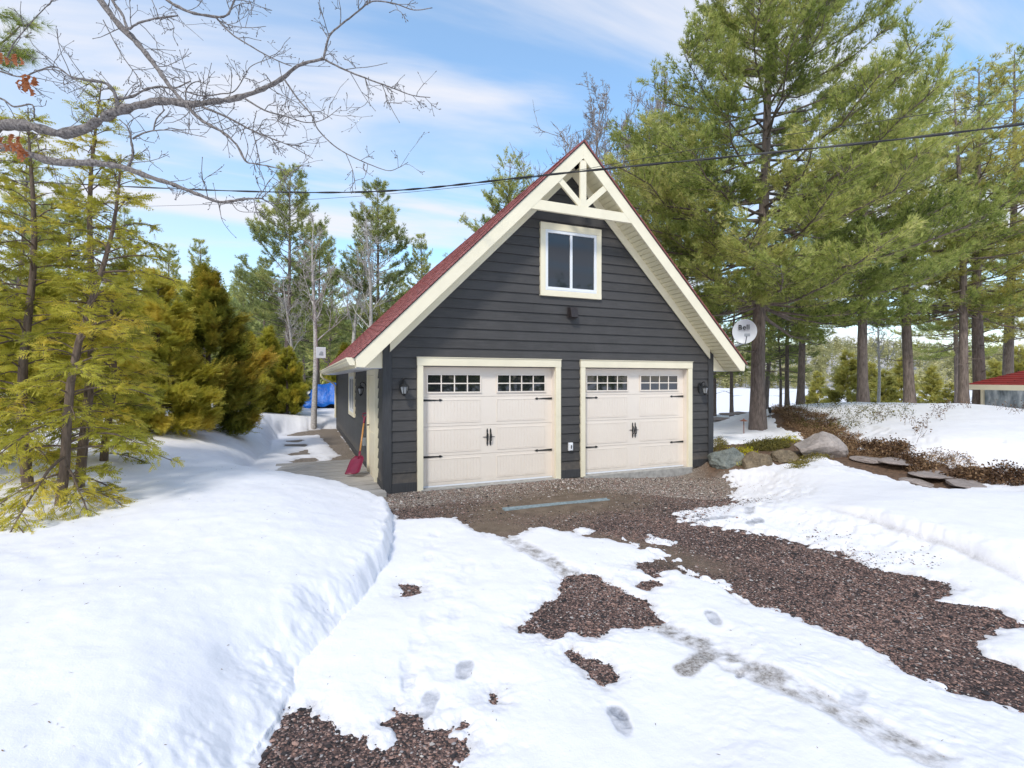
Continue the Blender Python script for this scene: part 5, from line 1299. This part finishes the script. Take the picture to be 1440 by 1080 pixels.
# ------------------------------------------------------------------ ground cover, rocks, flagstones
def at_near(pl, z): return at(pl[0], pl[1], z)
rg = np.random.default_rng(101)
def scatter_poly(P, n, jit=0.0):
    P = np.array(P); lo_, hi_ = P.min(0), P.max(0); out_ = []
    while len(out_) < n:
        q = rg.uniform(lo_, hi_, (n * 2, 2)); k = sdpoly(q[:, 0], q[:, 1], P) + .25 * fbm(q[:, 0] * 3, q[:, 1] * 3, 3, 12) < jit; out_ += list(q[k])
    return np.array(out_[:n])
def leafmat(name, label, Q, mat, L, wd, k, hgt, cat='ground cover', stems=True, tint=.5, curl=.7):
    g = Geo(); z = hz(Q[:, 0], Q[:, 1]); P = np.stack([Q[:, 0], Q[:, 1], z], -1)
    n = len(P); hh = rg.uniform(.25, 1, n) * hgt
    if stems:
        tip = P + np.stack([rg.normal(0, .4, n) * hh, rg.normal(0, .4, n) * hh, hh], -1); g.tubes(np.stack([P, (P + tip) / 2 + rg.normal(0, .012, (n, 3)), tip], 1), np.array([.0035, .003, .002])[None] * np.ones((n, 1)), 3, .35)
    else: tip = P + [0, 0, .02]
    Pk = np.repeat(tip, k, 0) + rg.normal(0, .035, (n * k, 3)); d = unit(rg.normal(0, 1, (n * k, 3)) * [1, 1, curl] + [0, 0, .25]); s_ = unit(np.cross(d, rg.normal(0, 1, d.shape)))
    l_ = L * rg.uniform(.5, 1.2, n * k)
    a = Pk; b = Pk + d * (l_ * .5)[:, None] + s_ * wd / 2; c = Pk + d * l_[:, None]; e = Pk + d * (l_ * .5)[:, None] - s_ * wd / 2
    g.add(np.stack([a, b, c, e], 1).reshape(-1, 3), np.arange(n * k * 4).reshape(-1, 4), np.clip(rg.normal(tint, .22, n * k), 0, 1))
    o = g.build(name, mat); tag(o, label, cat, kind='stuff'); return o
G1, G2 = GARD
B2 = [at(*p)[:2] for p in [(1085,582,.66),(1120,583,.74),(1170,590,.7),(1180,604,.58),(1215,625,.46),(1290,645,.38),(1392,662,.32),(1394,668,.31),(1350,664,.31),(1290,654,.33),(1235,645,.34),(1190,640,.36),(1150,625,.42),(1120,605,.5),(1085,592,.55)]]
leafmat('ground_cover', 'tangle of brown dried stems and leaves along the garden bank', scatter_poly(B2, 4200, -.08), MAT['brush'], .045, .018, 7, .055)
up_ = [at(1085,580,.74)[:2], at(1170,577,.86)[:2], at(1300,578,.98)[:2], at(1290,592,.86)[:2], at(1190,612,.6)[:2], at(1120,600,.6)[:2]]
leafmat('low_shrubbery', 'olive low shrubbery along the top of the garden bank', scatter_poly(up_, 330, -.2), MAT['brushgreen'], .05, .024, 7, .12)
fringe = [at(1210,622,.55)[:2], at(1260,622,.62)[:2], at(1310,645,.5)[:2], at(1400,662,.38)[:2], at(1440,668,.36)[:2], at(1440,680,.30)[:2], at(1395,676,.28)[:2], at(1300,655,.36)[:2]]
leafmat('ground_cover_leaves', 'purplish brown leaves poking through the snow above the flagstones', scatter_poly(fringe, 700, .05), MAT['brush'], .05, .03, 7, .10, tint=.2)
spots = np.array([at(px_ + rg.normal(0, 5), py_ + rg.normal(0, 1.5), z_)[:2] for px_, py_, z_ in [(1335,582,.97),(1336,583,.97),(1357,581,.98),(1288,612,.72),(1292,614,.72),(1260,628,.62),(1424,585,.98),(1436,584,.98),(1300,600,.85),(1315,587,.95),(1325,588,.95),(1406,581,1.0),(1280,600,.82),(1240,588,.9)] for _ in range(5)])
leafmat('winter_twigs', 'scattered twiggy shrub tips poking out of the snow slope', spots, MAT['brush'], .05, .025, 6, .22, tint=.15)
x0_ = [at(1048,625,.42)[:2], at(1075,617,.44)[:2], at(1110,618,.44)[:2], at(1122,625,.42)[:2], at(1080,628,.42)[:2]]
leafmat('stonecrop', 'olive stonecrop mat with yellow tips in the garden bed', scatter_poly(x0_, 900, -.02), MAT['brushgreen'], .03, .018, 8, .06)
for nm, pl_, n_, lb in (('yellow_stonecrop', [(1026,630),(1044,625),(1057,628),(1052,632),(1036,634)], 260, 'bright yellow-green stonecrop on top of the dark grey rock'), ('yellow_stonecrop', [(1095,616),(1112,614),(1113,621),(1098,622)], 160, 'yellow flowering stonecrop patch left of the granite boulder'), ('green_moss', [(1118,640),(1132,638),(1136,644),(1128,649),(1120,646)], 170, 'green moss hanging over the end of the rock edging'), ('green_moss', [(1138,634),(1160,632),(1166,639),(1150,641),(1130,641)], 380, 'green moss at the foot of the granite boulder'), ('green_moss', [(1000,624),(1016,622),(1018,630),(1000,632)], 300, 'dark green moss against the garage corner')):
    P = [at(a, b, .36 if 'moss' in nm else .42)[:2] for a, b in pl_]
    leafmat(nm, lb, scatter_poly(P, n_, .06), MAT['sedum'] if 'yellow' in nm else MAT['brushgreen'], .03, .02, 7, .04, 'moss' if 'moss' in nm else 'stonecrop', False, .75)

import bmesh
def rock(name, loc, size, seed, mat, label, cat='rock', rz=0.0, facets=13, sub=5, rough=.13, group=None, flat=.0):
    bm = bmesh.new(); bmesh.ops.create_icosphere(bm, subdivisions=sub, radius=1.0)
    rg = random.Random(seed)
    planes = []
    for k in range(facets):
        n = Vector((rg.gauss(0, 1), rg.gauss(0, 1), rg.gauss(0, .8))).normalized(); planes.append((n, rg.uniform(.55, .82)))
    from mathutils import noise as mn
    for v in bm.verts:
        p = v.co.copy()
        for n, d in planes:
            e = p.dot(n) - d
            if e > 0: p -= n * e * .92
        p += p.normalized() * (mn.fractal(p * 1.6 + Vector((seed, 0, 0)), 1.0, 2.0, 5) * rough + mn.fractal(p * 7 + Vector((0, seed, 0)), 1.0, 2.0, 3) * rough * .22)
        v.co = Vector((p.x * size[0], p.y * size[1], p.z * size[2]))
    me = bpy.data.meshes.new(name); bm.to_mesh(me); bm.free(); me.materials.append(mat)
    for p in me.polygons: p.use_smooth = False
    o = bpy.data.objects.new(name, me); col.objects.link(o); o.location = loc; o.rotation_euler = (0, 0, rz); tag(o, label, cat, group); return o
def rockmat(name, stops, moss=None, scale=3.5):
    m = M_(name); f = m.noise(scale, detail=8, rough=.68); c = m.ramp(f, stops)
    v = m.noise(scale * 9, detail=5, rough=.7); c = m.mix(.35, c, m.ramp(v, [(.35, stops[0][1]), (.65, stops[-1][1])]))
    m.base(c); m.set(Roughness=.85); m.bump(m.math('ADD', f, m.math('MULTIPLY', v, .3)), .9, .03); return m.m
RM1 = rockmat('grey_green_rock', [(.3, (.06, .075, .075)), (.5, (.16, .185, .175)), (.7, (.36, .37, .33))])
RM2 = rockmat('brown_rock', [(.3, (.05, .04, .03)), (.5, (.19, .145, .09)), (.7, (.36, .29, .20))])
RM3 = rockmat('pink_granite', [(.3, (.16, .14, .13)), (.5, (.36, .31, .285)), (.72, (.55, .49, .455))], scale=2.2)
FM = rockmat('flagstone', [(.3, (.16, .14, .13)), (.5, (.32, .27, .25)), (.7, (.47, .40, .37))], scale=4)
GR = 'rocks edging the garden bed'
def on(px, py, z=0.0, dz=0.0): p = at(px, py, z); return (p[0], p[1], z + dz)
rock('edging_rock', (*xy(1023, 10.55), .12), (.40, .34, .33), 3, RM1, 'grey-green angular rock against the garage corner', rz=-.3, group=GR)
rock('edging_rock', (*xy(1064, 10.3), .12), (.40, .32, .32), 8, RM2, 'brown rock in the middle of the garden edging', rz=.4, group=GR)
rock('edging_rock', (*xy(1104, 10.3), .20), (.44, .30, .22), 12, RM2, 'low tan rock at the right end of the edging, half under snow', rz=-.2, group=GR)
bl_ = rock('granite_boulder', on(1150, 636, .36, .06), (.56, .38, .29), 21, RM3, 'pinkish grey granite boulder with a pointed top', 'boulder', rz=-.42, sub=5, rough=.07)
for v in bl_.data.vertices:
    v.co.z *= 1.12   # a ridge rising to a point toward the right end
    k = max(0, 1 - abs(v.co.x - .12) / .62); 
    if v.co.z > 0: v.co.z *= .62 + .85 * k
GS = 'flat stones stacked as a low garden wall'
for i, (px_, py_, z_, sx, sy, sz_, lb) in enumerate(((1012, 590, .46, .55, .3, .07, 'largest flat stone of the small stack left of the big pine'), (1024, 583, .54, .45, .28, .06, 'upper flat stone of the stack left of the big pine'), (1040, 582, .55, .6, .3, .06, 'long flat stone touching the left of the big pine trunk'), (1098, 590, .60, .55, .3, .07, 'lowest flat stone just right of the big pine'), (1097, 584, .68, .5, .3, .06, 'middle flat stone just right of the big pine'), (1108, 578, .78, .7, .35, .06, 'top flat stone right of the big pine, under the snow edge'))):
    rock('wall_stone', on(px_, py_, z_, .03), (sx, sy, sz_), 30 + i, FM, lb, 'stone', rz=.2 * i, group=GS, sub=4, facets=5, rough=.06)
GF = 'flagstone steps along the garden bank'
for i, (px_, py_, z_, sx, sy, lb) in enumerate(((1362, 671, .29, .52, .33, 'largest round flagstone, lowest of the steps'), (1312, 658, .33, .50, .36, 'grey flagstone next above the largest one'), (1262, 649, .34, .45, .34, 'mossy flagstone in the middle of the steps'), (1222, 643, .36, .42, .3, 'uppermost flagstone, near the granite boulder'), (1290, 664, .29, .35, .2, 'small flagstone half under the snow below the others'))):
    rock('flagstone', (*at(px_, py_, z_)[:2], float(groundz(*[np.array([q]) for q in at(px_, py_, z_)[:2]])[0]) + .004), (sx, sy, .055), 50 + i, FM, lb, 'flagstone', rz=.3 * i, group=GF, sub=4, facets=6, rough=.05)

# path light and spotlight
x, y, z = at(1046, 611, .41)
pl_ = empty('path_light', (x, y, float(hz(x, y)[0]) - .02), label='copper garden path light on a thin stake, left of the big pine', cat='garden light')
g = Geo(); g.tube([(0, 0, -.1), (0, 0, .36)], .012, 8); g.build('stake', MAT['copper'], pl_)
g = Geo(); g.lathe([(.0, .43), (.012, .42), (.02, .40), (.10, .365), (.10, .358), (.02, .362), (0, .362)], (0, 0, 0), 16); g.build('lamp_shade', MAT['copper'], pl_)
x, y, z = at(1083, 598, .45)
s_ = empty('spotlight', (x, y, float(hz(x, y)[0]) - .02), label='small black garden spotlight right of the big pine trunk', cat='garden light')
g = Geo(); g.tube([(0, 0, -.1), (0, 0, .14)], .012, 8); g.build('stake', MAT['black'], s_)
g = Geo(); g.tube([(0, 0, .13), (0, .02, .32)], [.035, .055], 12); g.build('lamp_head', MAT['black'], s_)

# ------------------------------------------------------------------ gazebo
x, y = xy(1372 + 146, 17.6)
gz_ = empty('gazebo', (x, y, -.45), -TH + .02, 'small gazebo with a red shingled hip roof and clear plastic side sheets', 'gazebo')
R_ = 2.0; ze = 2.30 - .19
g = Geo()
nrow = 13
for k in range(nrow):
    f0, f1 = k / nrow, (k + 1) / nrow; ra, rb = R_ + .12 - (R_ + .12) * f0, R_ + .12 - (R_ + .12) * f1 - .01; za, zb = ze + .02 + 1.0 * f0 + .018, ze + .02 + 1.0 * f1
    v = [(-ra, -ra, za), (ra, -ra, za), (ra, ra, za), (-ra, ra, za), (-rb, -rb, zb + .0), (rb, -rb, zb), (rb, rb, zb), (-rb, rb, zb), (-ra, -ra, za - .02), (ra, -ra, za - .02), (ra, ra, za - .02), (-ra, ra, za - .02)]
    g.add(v, [(0,1,5,4),(1,2,6,5),(2,3,7,6),(3,0,4,7),(8,9,1,0),(9,10,2,1),(10,11,3,2),(11,8,0,3)], (k % 3) * .3)
g.build('roof', MAT['shingle_red'], gz_)
g = Geo(); e = R_ + .10
for a in ((-e, e, -e - .02, -e + .02), (-e, e, e - .02, e + .02), (-e - .02, -e + .02, -e + .021, e - .021), (e - .02, e + .02, -e + .021, e - .021)): g.box(a[0], a[1], a[2], a[3], ze - .17, ze + .03)
g.box(-e + .03, e - .03, -e + .03, e - .03, ze - .10, ze - .08)
g.build('fascia', MAT['cream'], gz_, bevel=.004)
for sx in (-1, -.62, 0, .62, 1):
    for sy in (-1, 1): Geo().box(sx * (R_ - .25) - .055, sx * (R_ - .25) + .055, sy * (R_ - .25) - .055, sy * (R_ - .25) + .055, 0, ze - .101).build('post', MAT['cream'], gz_, bevel=.004)
for s_ in (-1, 1):
    for q in (-.81, -.31, .31, .81):
        Geo().box(q * (R_ - .25) - (.27 if abs(q) > .5 else .48), q * (R_ - .25) + (.27 if abs(q) > .5 else .48), s_ * (R_ - .25) - .008, s_ * (R_ - .25) + .008, .1, ze - .12).build('plastic_sheet', MAT['vinyl_sheet'], gz_)
    Geo().box(s_ * (R_ - .25) - .008, s_ * (R_ - .25) + .008, -R_ + .32, R_ - .32, .1, ze - .12).build('plastic_sheet', MAT['vinyl_sheet'], gz_)
Geo().box(-R_ + .1, R_ - .1, -R_ + .1, R_ - .1, -.2, .05).build('floor_slab', MAT['deck'], gz_)

# cottages across the lake
def cottage(px_, d_, wid, wallm, roofm, label, rz=0.0):
    x, y = xy(px_, d_); zc = -1.6 + (0 if d_ < 216 else .2)
    r = empty('cottage', (x, y, zc), rz - TH, label, 'cottage', 'cottages on the far shore')
    g = Geo(); g.box(-wid / 2, wid / 2, -2.5, 2.5, 0, 2.7); g.prism([(-wid / 2, -2.5, 2.7), (-wid / 2, 2.5, 2.7), (-wid / 2, 0, 4.6)], (wid, 0, 0)); g.build('wall', wallm, r)
    g = Geo(); g.prism([(-wid / 2 - .4, -3, 2.5), (-wid / 2 - .4, 0, 4.9), (-wid / 2 - .4, 3, 2.5), (-wid / 2 - .4, 3, 2.2), (-wid / 2 - .4, 0, 4.6), (-wid / 2 - .4, -3, 2.2)], (wid + .8, 0, 0)); g.build('roof', roofm, r)
    for q in (-.3, .05, .32): Geo().box(q * wid - .5, q * wid + .5, -2.55, -2.5, 1, 2.1).build('window', MAT['glass'], r)
MR = paint('red_brown_cladding', (.30, .09, .07), .8)
cottage(1164, 214, 9, MR, MAT['vinyl'], 'reddish cottage with a snowy roof across the lake, left of the second pine')
cottage(1106, 225, 8, MAT['dishmetal'], MAT['vinyl'], 'grey cottage with a white roof across the lake, behind the big pine')
cottage(1318, 213, 12, MR, MAT['copper'], 'low brown-red cottage across the lake, between the third pine and the trunk cluster')

# ------------------------------------------------------------------ overhanging limb at the upper left
ob = empty('overhanging_tree', atd(-420, 4.6, None, .35), label='lichen-grey leafless tree whose gnarled limbs hang across the upper left sky', cat='leafless tree')
O_ = np.array(ob.location); lw = Geo(); rg = np.random.default_rng(404)
tw = [[], []]
def sstr(n): return n
def limb(pts, r0, r1, d0=4.3, d1=None, twigs=0, lw_=lw, depthn=.10):
    d1 = d0 if d1 is None else d1
    n = len(pts); P = []
    for i, (a, b) in enumerate(pts): P.append(atd(a, d0 + (d1 - d0) * i / (n - 1), b))
    P = np.array(P) - O_
    # Catmull-Rom resample
    Q = []; K = 5
    for i in range(n - 1):
        p0, p1, p2, p3 = P[max(i - 1, 0)], P[i], P[i + 1], P[min(i + 2, n - 1)]
        for t in np.arange(K) / K: Q.append(.5 * ((2 * p1) + (-p0 + p2) * t + (2 * p0 - 5 * p1 + 4 * p2 - p3) * t * t + (-p0 + 3 * p1 - 3 * p2 + p3) * t ** 3))
    Q.append(P[-1]); Q = np.array(Q); m_ = len(Q)
    s = np.linspace(0, 1, m_); R = (r0 + (r1 - r0) * s ** .8) * (1 + .16 * rg.normal(0, 1, m_) * (r0 > .012))
    Q = Q + rg.normal(0, 1, Q.shape) * np.minimum(.10 * R, .003)[:, None]
    lw_.tubes(Q[None], R[None], 9 if r0 > .012 else 5)
    Ltot = np.linalg.norm(np.diff(Q, axis=0), axis=1).sum()
    for k in range(int(twigs * 1.7)):
        f = rg.uniform(.12, 1); i = min(int(f * (m_ - 1)), m_ - 2); b = Q[i]; t = unit(Q[i + 1] - Q[i])
        side = unit(np.cross(t, rg.normal(0, 1, 3))); grow(b, unit(t * rg.uniform(.3, 1) + side * .9 + [0, 0, .15]), rg.uniform(.10, .36), min(.0032, R[i] * .6), 0)
    return Q
def grow(b, d, L, r, lv):
    kk = 5; P = [b]; dd = d
    for j in range(kk - 1): dd = unit(dd + rg.normal(0, .20, 3)); P.append(P[-1] + dd * L / (kk - 1))
    P = np.array(P); tw[0].append(P); tw[1].append(r * (1 - .5 * np.linspace(0, 1, kk)) + .0005)
    # swollen buds at the tip
    bud = unit(dd) * .010; tw[0].append(np.array([P[-1] - bud * .3, P[-1], P[-1] + bud * .5, P[-1] + bud, P[-1] + bud * 1.3])); tw[1].append(np.array([.0012, .0030, .0034, .0022, .0005]))
    if lv < 2:
        for j in range(int(rg.integers(1, 4))):
            i = int(rg.integers(1, kk - 1)); d2 = unit(dd + rg.normal(0, .8, 3)); grow(P[i], d2, L * rg.uniform(.3, .6), r * .7, lv + 1)
lw.tube([(0, 0, -1.2), (0, 0, 0), (.1, .1, 2.0), (.35, .25, 3.4), (.5, .4, 5.5), (.4, .6, 9)], [.30, .24, .20, .17, .13, .05], 14)
A0 = (-300, 330); 
limb([(-352, 420), (-260, 330), (-120, 230), (-50, 195), (0, 178), (45, 178), (90, 188), (130, 175), (160, 158), (200, 147), (235, 142), (262, 147), (300, 143), (335, 137), (370, 125), (400, 108), (420, 92), (455, 83)], .064, .010, 4.7, 4.0, 14)
limb([(455, 83), (485, 98), (520, 112), (548, 122), (580, 134), (605, 137)], .0085, .003, 4.0, 3.9, 7)
limb([(455, 83), (459, 65), (465, 48), (482, 33), (505, 15), (524, 2), (555, 5), (582, 14), (608, 11)], .010, .003, 4.0, 3.8, 7)
limb([(-355, 430), (-200, 300), (-80, 235), (0, 207), (40, 217), (80, 228), (130, 229), (175, 236), (215, 250), (245, 260), (280, 274), (310, 284), (345, 280), (370, 279)], .048, .006, 4.7, 3.9, 12)
limb([(368, 279), (386, 262), (405, 246), (422, 234)], .004, .002, 3.9, 3.8, 2); limb([(325, 284), (337, 297), (365, 298)], .004, .002, 4.0, 3.9, 2); limb([(365, 278), (380, 284), (392, 287)], .004, .002, 3.9, 3.9, 1)
limb([(60, -160), (100, -60), (135, -8), (165, 32), (190, 57), (215, 88), (235, 116), (248, 132), (264, 150), (285, 170), (310, 184), (332, 203), (345, 226), (356, 230), (380, 234), (402, 240)], .032, .0035, 4.5, 4.0, 12)
limb([(165, 157), (163, 135), (150, 118), (120, 112), (100, 108), (78, 94), (50, 100)], .020, .004, 4.35, 4.2, 6)
limb([(168, 138), (185, 136), (205, 126), (225, 122), (245, 124), (268, 114)], .015, .005, 4.35, 4.3, 4)
limb([(180, 236), (187, 216), (184, 196), (180, 180), (168, 168)], .013, .005, 4.3, 4.3, 3); limb([(187, 195), (200, 188), (215, 184), (240, 183), (265, 188), (290, 193)], .009, .0022, 4.3, 4.2, 4); limb([(216, 184), (220, 168), (232, 154)], .007, .005, 4.3, 4.3, 2)
limb([(180, -60), (215, -20), (238, 2), (262, 15), (290, 22), (318, 22), (330, 0), (345, -25)], .016, .006, 4.2, 4.0, 6)
limb([(303, 24), (325, 47), (348, 62), (370, 75), (392, 86), (410, 93)], .007, .004, 4.1, 4.0, 3); limb([(306, 28), (325, 36), (350, 39), (374, 37)], .005, .002, 4.1, 4, 3)
limb([(140, -40), (158, 0), (172, 20), (180, 40), (195, 32), (220, 26), (250, 22)], .014, .006, 4.4, 4.2, 4)
limb([(400, 112), (418, 138), (438, 162), (447, 182), (470, 205), (497, 221), (522, 232), (546, 240), (560, 236), (574, 228)], .0075, .002, 4.05, 3.8, 6)
limb([(285, 150), (320, 165), (350, 181), (375, 192), (408, 205), (440, 223)], .011, .0025, 4.2, 4.0, 8); limb([(345, 139), (372, 155), (400, 163), (430, 172), (455, 168), (480, 150)], .008, .002, 4.1, 3.9, 6)
limb([(370, 190), (385, 191), (405, 190)], .004, .002, 4.1, 4, 1); limb([(262, 148), (262, 126), (275, 115), (290, 118)], .007, .003, 4.3, 4.2, 2)
limb([(260, 128), (285, 135), (310, 132), (330, 128), (345, 105), (355, 92), (385, 80), (395, 74)], .007, .002, 4.25, 4.1, 6)
limb([(0, 100), (30, 108), (60, 98), (90, 100)], .008, .003, 4.4, 4.3, 5); limb([(-60, 40), (0, 85), (20, 60), (45, 30), (75, 0)], .007, .004, 4.5, 4.4, 6); limb([(-40, 130), (0, 138), (20, 150), (45, 147), (48, 165)], .010, .006, 4.5, 4.4, 4)
limb([(205, -20), (222, 20), (232, 45)], .004, .002, 4.1, 4.1, 1); limb([(240, 25), (260, 35), (286, 57)], .003, .0015, 4.1, 4.1, 1); limb([(145, 28), (170, 75), (195, 110), (200, 125)], .004, .004, 4.3, 4.3, 5)
lw.tubes(np.array(tw[0]), np.array(tw[1]), 4)
lw.build('limbs', MAT['lichen'], ob, smooth=True)
# dead oak leaves that still hang on
g = Geo(); 
for cx_, cy_, n_, ww, hh_2 in ((10, 200, 10, 14, 14), (26, 208, 8, 12, 14), (36, 122, 6, 8, 20), (45, 112, 4, 5, 12), (24, 84, 3, 5, 10), (0, 80, 3, 5, 8)):
    for k in range(n_):
        p = np.array(atd(cx_ + rg.normal(0, ww * .45), 4.25 + rg.normal(0, .05), cy_ + rg.normal(0, hh_2 * .3) - 4)) - O_
        L = rg.uniform(.06, .11); az_ = rg.uniform(0, 6.28); s_ = np.array([math.cos(az_), math.sin(az_), 0]); d_ = unit(np.array([rg.normal(0, .25), rg.normal(0, .25), -1])); nn_ = np.cross(s_, d_)
        out2 = []
        for f, wq in ((0, .03), (.12, .16), (.22, .10), (.36, .27), (.46, .14), (.62, .30), (.72, .16), (.86, .18), (1, .0)):
            out2.append((f, wq))
        V = []
        for f, wq in out2:
            c_ = p + d_ * L * f + nn_ * .018 * math.sin(f * 3); V.append(c_ - s_ * wq * L + nn_ * .012 * wq * 8); V.append(c_ + s_ * wq * L + nn_ * .012 * wq * 8)
        F = [(2 * i, 2 * i + 1, 2 * i + 3, 2 * i + 2) for i in range(len(out2) - 1)]; g.add(V, F, rg.uniform(.2, .95))
g.build('dead_leaves', MAT['oakleaf'], ob)
# pine bough entering at the top-left corner
pbh = empty('pine_bough', atd(-200, 4.9, None, .35), label='green pine tree outside the frame, its needle sprays showing in the top-left corner', cat='pine tree')
OB = np.array(pbh.location); g = Geo(); w2 = Geo(); w2.tube([(0, 0, -1), (0, 0, 2.5), (.1, 0, 7)], [.11, .09, .02], 10)
S_, D_ = [], []
for pts in ([(-150, 150), (-40, 90), (10, 55), (30, 35), (55, 35)], [(-40, 90), (0, 72), (30, 70), (44, 80)], [(-150, 60), (-60, 20), (0, 20), (22, 28)], [(-30, 85), (5, 90), (25, 78)]):
    P = np.array([atd(a, 4.8, b) for a, b in pts]) - OB; w2.tubes(P[None], np.linspace(.012, .004, len(P))[None], 5)
    for k in range(46):
        f = rg.uniform(.3, 1) * (len(P) - 1); i = min(int(f), len(P) - 2); q = P[i] + (P[i + 1] - P[i]) * (f - i); S_.append(q + rg.normal(0, .035, 3)); D_.append(unit(P[i + 1] - P[i] + rg.normal(0, .02, 3)))
tufts(g, np.array(S_), np.array(D_), .11, .0028, 26, rg, np.full(len(S_), .45), .9)
w2.build('trunk', MAT['bark'], pbh); g.build('crown', MAT['needle'], pbh)

rg = np.random.default_rng(61)
nL = 1500; qa = rg.uniform(-.85, .8, nL); qr = 2.0 + 12 * rg.uniform(0, 1, nL) ** .9
X = qr * np.sin(qa); Z = qr * np.cos(qa); qx = CX + X * CS + Z * SN; qy = CY - X * SN + Z * CS
kp = (sdpoly(qx, qy, HOUSE) > .3) & (rg.uniform(0, 1, nL) < np.where(qx < -2.2, .9, .28)); qx, qy = qx[kp], qy[kp]
pz = hz(qx, qy) + .003; n = len(qx); a = rg.uniform(0, 6.28, n); l_ = rg.uniform(.004, .016, n); w_ = rg.uniform(.0008, .0022, n)
d = np.stack([np.cos(a), np.sin(a), rg.normal(0, .15, n)], -1); s_ = np.stack([-np.sin(a), np.cos(a), 0 * a], -1); p = np.stack([qx, qy, pz], -1)
g = Geo(); g.add(np.stack([p - d * l_[:, None], p + s_ * w_[:, None], p + d * l_[:, None], p - s_ * w_[:, None] + [0, 0, .002]], 1).reshape(-1, 3), np.arange(n * 4).reshape(-1, 4), rg.uniform(0, .6, n))
o = g.build('needle_litter', MAT['brush']); tag(o, 'tiny brown needles and bark flecks fallen on the snow', 'litter', kind='stuff')

# ------------------------------------------------------------------ loose stones lying on the bare ground
rg = np.random.default_rng(9)
nS = 150000; ang = rg.uniform(-.80, .80, nS * 2); r2 = 2.3 + (11.0 - 2.3) * rg.uniform(0, 1, nS * 2) ** .8
X = r2 * np.sin(ang); Z = r2 * np.cos(ang); qx = CX + X * CS + Z * SN; qy = CY - X * SN + Z * CS
gg = groundz(qx, qy); tt, _, _, dd_, dg_, sb_ = snowt(qx, qy, gg)
kp = ((tt < .004) | ((dd_ < .6) & (dd_ > 0) & (qx > 2.2) & (qy > -5.6) & (rg.uniform(0, 1, len(qx)) < .95 * np.exp(-dd_ / .22) * np.clip(.3 + 1.8 * fbm(qx * 2, qy * 2, 3, 19), 0, 1))) ) & (sb_ < 0) & (sdpoly(qx, qy, HOUSE) > .02) & (dg_ > .1) & ~((qx < .02) & (qx > -1.9) & (qy > -.3) & (qy < 3.45))
sm2 = np.exp(-(((qx - 2.4) / 1.9) ** 2 + ((qy + 1.75) / .85) ** 2)) ; sm2 = sm2 + .9 * np.exp(-(dline(qx, qy, [at(690,745)[:2], at(900,770)[:2], at(1000,800)[:2]]) / .35) ** 2); kp &= rg.uniform(0, 1, len(qx)) > sm2 * 1.1
kp &= ~((qx > 1.38) & (qx < 3.2) & (np.abs(qy + 1.78) < .1))
qx, qy, gg, tt, r2 = qx[kp][:75000], qy[kp][:75000], gg[kp][:75000], tt[kp][:75000], r2[kp][:75000]
n = len(qx); base = np.array([(1, 0, 0), (.5, .87, 0), (-.5, .87, 0), (-1, 0, 0), (-.5, -.87, 0), (.5, -.87, 0), (0.1, 0, .8), (0, 0, -.8)], float)
F8 = np.array([(0,1,6),(1,2,6),(2,3,6),(3,4,6),(4,5,6),(5,0,6),(1,0,7),(2,1,7),(3,2,7),(4,3,7),(5,4,7),(0,5,7)])
sz = (.0028 + .0062 * rg.uniform(0, 1, n) ** 1.8) * (1 + (rg.uniform(0, 1, n) < .04) * 1.0) * np.clip(.8 + r2 / 22, .8, 1.25)
V = base[None] * (1 + rg.uniform(-.3, .3, (n, 8, 1))) * np.stack([sz * rg.uniform(.8, 1.5, n), sz, sz * rg.uniform(.5, .9, n)], -1)[:, None, :]
a = rg.uniform(0, 6.28, n); c_, s_ = np.cos(a)[:, None], np.sin(a)[:, None]
V = np.stack([V[..., 0] * c_ - V[..., 1] * s_, V[..., 0] * s_ + V[..., 1] * c_, V[..., 2]], -1) + np.stack([qx, qy, gg + np.maximum(tt, 0) + sz * .3], -1)[:, None, :]
g = Geo(); g.add(V.reshape(-1, 3), (F8[None] + (np.arange(n) * 8)[:, None, None]).reshape(-1, 3), np.repeat(np.clip(rg.uniform(0, 1, n) + .22 * (qy + .12 * (qx - 1.5) > -1.15), 0, 1), 12))
m = M_('loose_stones'); m.base(m.ramp(m.attr('tint'), [(0, (.015, .014, .016)), (.40, (.035, .028, .028)), (.58, (.16, .10, .085)), (.82, (.40, .25, .20)), (.93, (.30, .28, .28)), (1, (.58, .53, .48))])); m.set(Roughness=.8)
o = g.build('loose_gravel', m.m); tag(o, 'loose dark and pinkish gravel stones on the bare driveway', 'gravel', kind='stuff')
